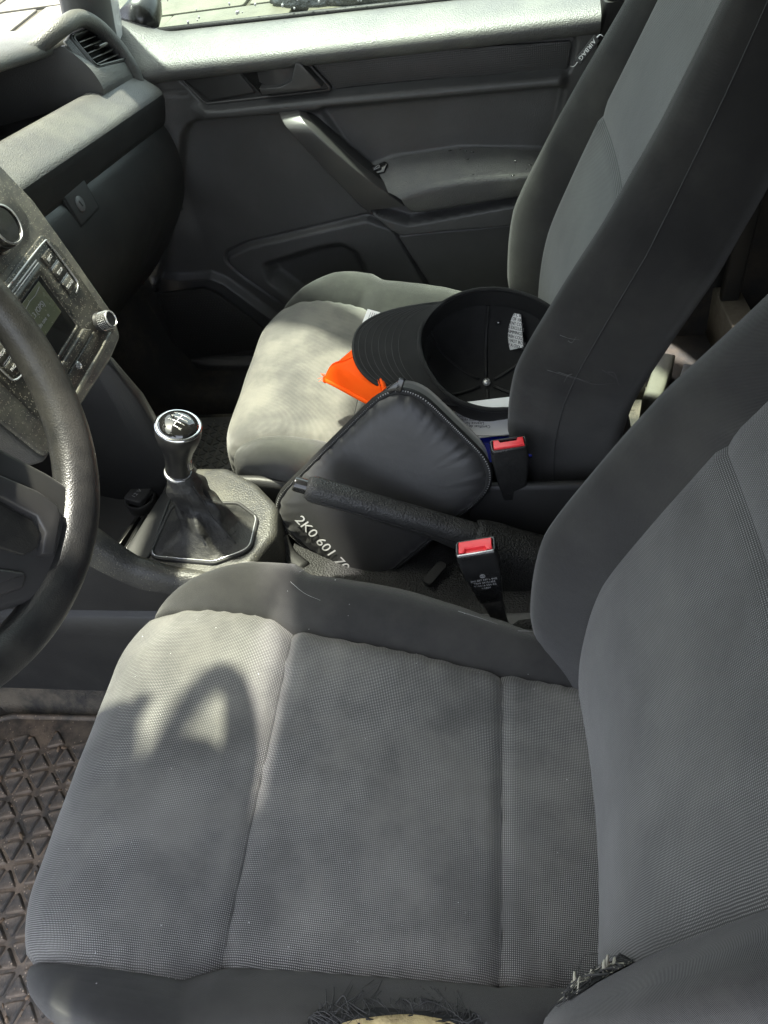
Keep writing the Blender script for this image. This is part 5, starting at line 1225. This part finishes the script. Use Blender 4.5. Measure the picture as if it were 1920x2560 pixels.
# ================================================================ rubber floor mats
MD = thing('driver_floor_mat', 'dirty black rubber driver mat with raised triangle treads', 'floor mat', (-.75, -.36, .012))
mr = roundpoly([(-1.0, -.62), (-.44, -.62), (-.44, -.16), (-.80, -.165), (-1.0, -.22)], .03, 5)
obj('mat_sheet', slab(FZ, mr, .010, .016, .002, 2), 'rubber', MD, auto=50)
obj('mat_edge', tube([(x, y, .018) for x, y in mr], .005, 8, closed=True), 'rubber', MD)
def tread_mesh(sz, h, hollow, mt='rubber'):
    me = bpy.data.meshes.new('tread'); vs, fs = [], []
    tri = V([(math.cos(a_), math.sin(a_)) for a_ in (math.pi / 2, math.pi / 2 + 2.094, math.pi / 2 + 4.189)]); T3 = roundpoly(tri * sz, sz * .16, 3)
    rs = [(1, 0), (.90, h * .7), (.78, h * .97), (.60, h * 1.02), (.3, h * .86)]
    for s, z in rs: vs += [(x * s, y * s, z) for x, y in T3]
    nn_ = len(T3)
    for r_ in range(len(rs) - 1):
        for i in range(nn_): fs.append((r_ * nn_ + i, r_ * nn_ + (i + 1) % nn_, (r_ + 1) * nn_ + (i + 1) % nn_, (r_ + 1) * nn_ + i))
    fs.append(tuple((len(rs) - 1) * nn_ + i for i in range(nn_)))
    me.from_pydata(vs, [], fs); me.update(); me.polygons.foreach_set('use_smooth', [True] * len(me.polygons)); me.set_sharp_from_angle(angle=math.radians(35)); me.materials.append(M[mt]); return me
def lay_treads(T, mesh, inside, dx, dy, rot, z, vis, cap):
    n_t = 0; c, s = math.cos(rot), math.sin(rot)
    cand = []
    for i in range(-40, 41):
        for j in range(-60, 61):
            for k_ in (0, 1):
                lx_, ly_ = i * dx + (j % 2) * dx / 2 + k_ * dx / 2, j * dy + (dy * .33 if k_ else 0)
                x, y = LOC[T][0] + lx_ * c - ly_ * s, LOC[T][1] + lx_ * s + ly_ * c
                if inside(x, y):
                    u, v = project((x, y, z))
                    if vis(u, v): cand.append((x, y, k_))
    cand.sort(key=lambda q: np.linalg.norm(V([q[0], q[1], z]) - CAM))
    for x, y, k_ in cand[:cap]:
        o = bpy.data.objects.new('tread', mesh); S.collection.objects.link(o); o.parent = T
        o.location = (x - LOC[T][0], y - LOC[T][1], z - LOC[T][2]); o.rotation_euler = (random.gauss(0, .03), random.gauss(0, .03), rot + (math.pi if k_ else 0) + random.gauss(0, .03)); o.scale = (1, 1, random.uniform(.6, 1.15))
lay_treads(MD, tread_mesh(.0195, .006, False), lambda x, y: -.98 < x < -.46 and -.60 < y < -.20, .041, .0350, .25, .0155, lambda u, v: -40 < u < 330 and 1600 < v < 2600, 290)
bm = bmesh.new()
for k_ in range(420):
    x, y = random.uniform(-.97, -.46), random.uniform(-.60, -.19); rr = abs(random.gauss(0, .0012)) + .0006
    bmesh.ops.create_icosphere(bm, subdivisions=1, radius=rr, matrix=Matrix.Translation((x, y, random.choice([.0165, .0165, .022]))) @ Matrix.Rotation(random.random() * 6, 4, 'Z') @ Matrix.Diagonal((random.uniform(1, 3), 1, .6, 1)))
bm.verts.index_update(); vv = [v.co[:] for v in bm.verts]; ff = [tuple(v.index for v in f.verts) for f in bm.faces]; bm.free()
obj('grit', (vv, ff), 'dirt', MD, kind='stuff')
MP = thing('passenger_floor_mat', 'black rubber passenger mat with triangle treads and raised lettering', 'floor mat', (-.60, .40, .012))
obj('mat_sheet', slab(FZ, [(-.95, .17), (-.40, .17), (-.40, .58), (-.95, .58)], .010, .016, .002, 2, .03, 5), 'rubberP', MP, auto=50)
ta, tb2 = at(560, 1236, 'z', .018), at(622, 1098, 'z', .018); tdir = tb2 - ta
lay_treads(MP, tread_mesh(.0105, .004, False, 'rubberP'), lambda x, y: -.93 < x < -.42 and .19 < y < .56, .0225, .0192, math.atan2(tdir[1], tdir[0]), .0155, lambda u, v: 420 < u < 640 and 1030 < v < 1300 and (u - 560) * .91 + (v - 1236) * .41 < -24, 160)
obj('raised_lettering', text('VOLKSWAGEN', .034, frame((ta + tb2) / 2, tdir, (0, 0, 1)), ext=.003), 'rubberP', MP, smooth=False)
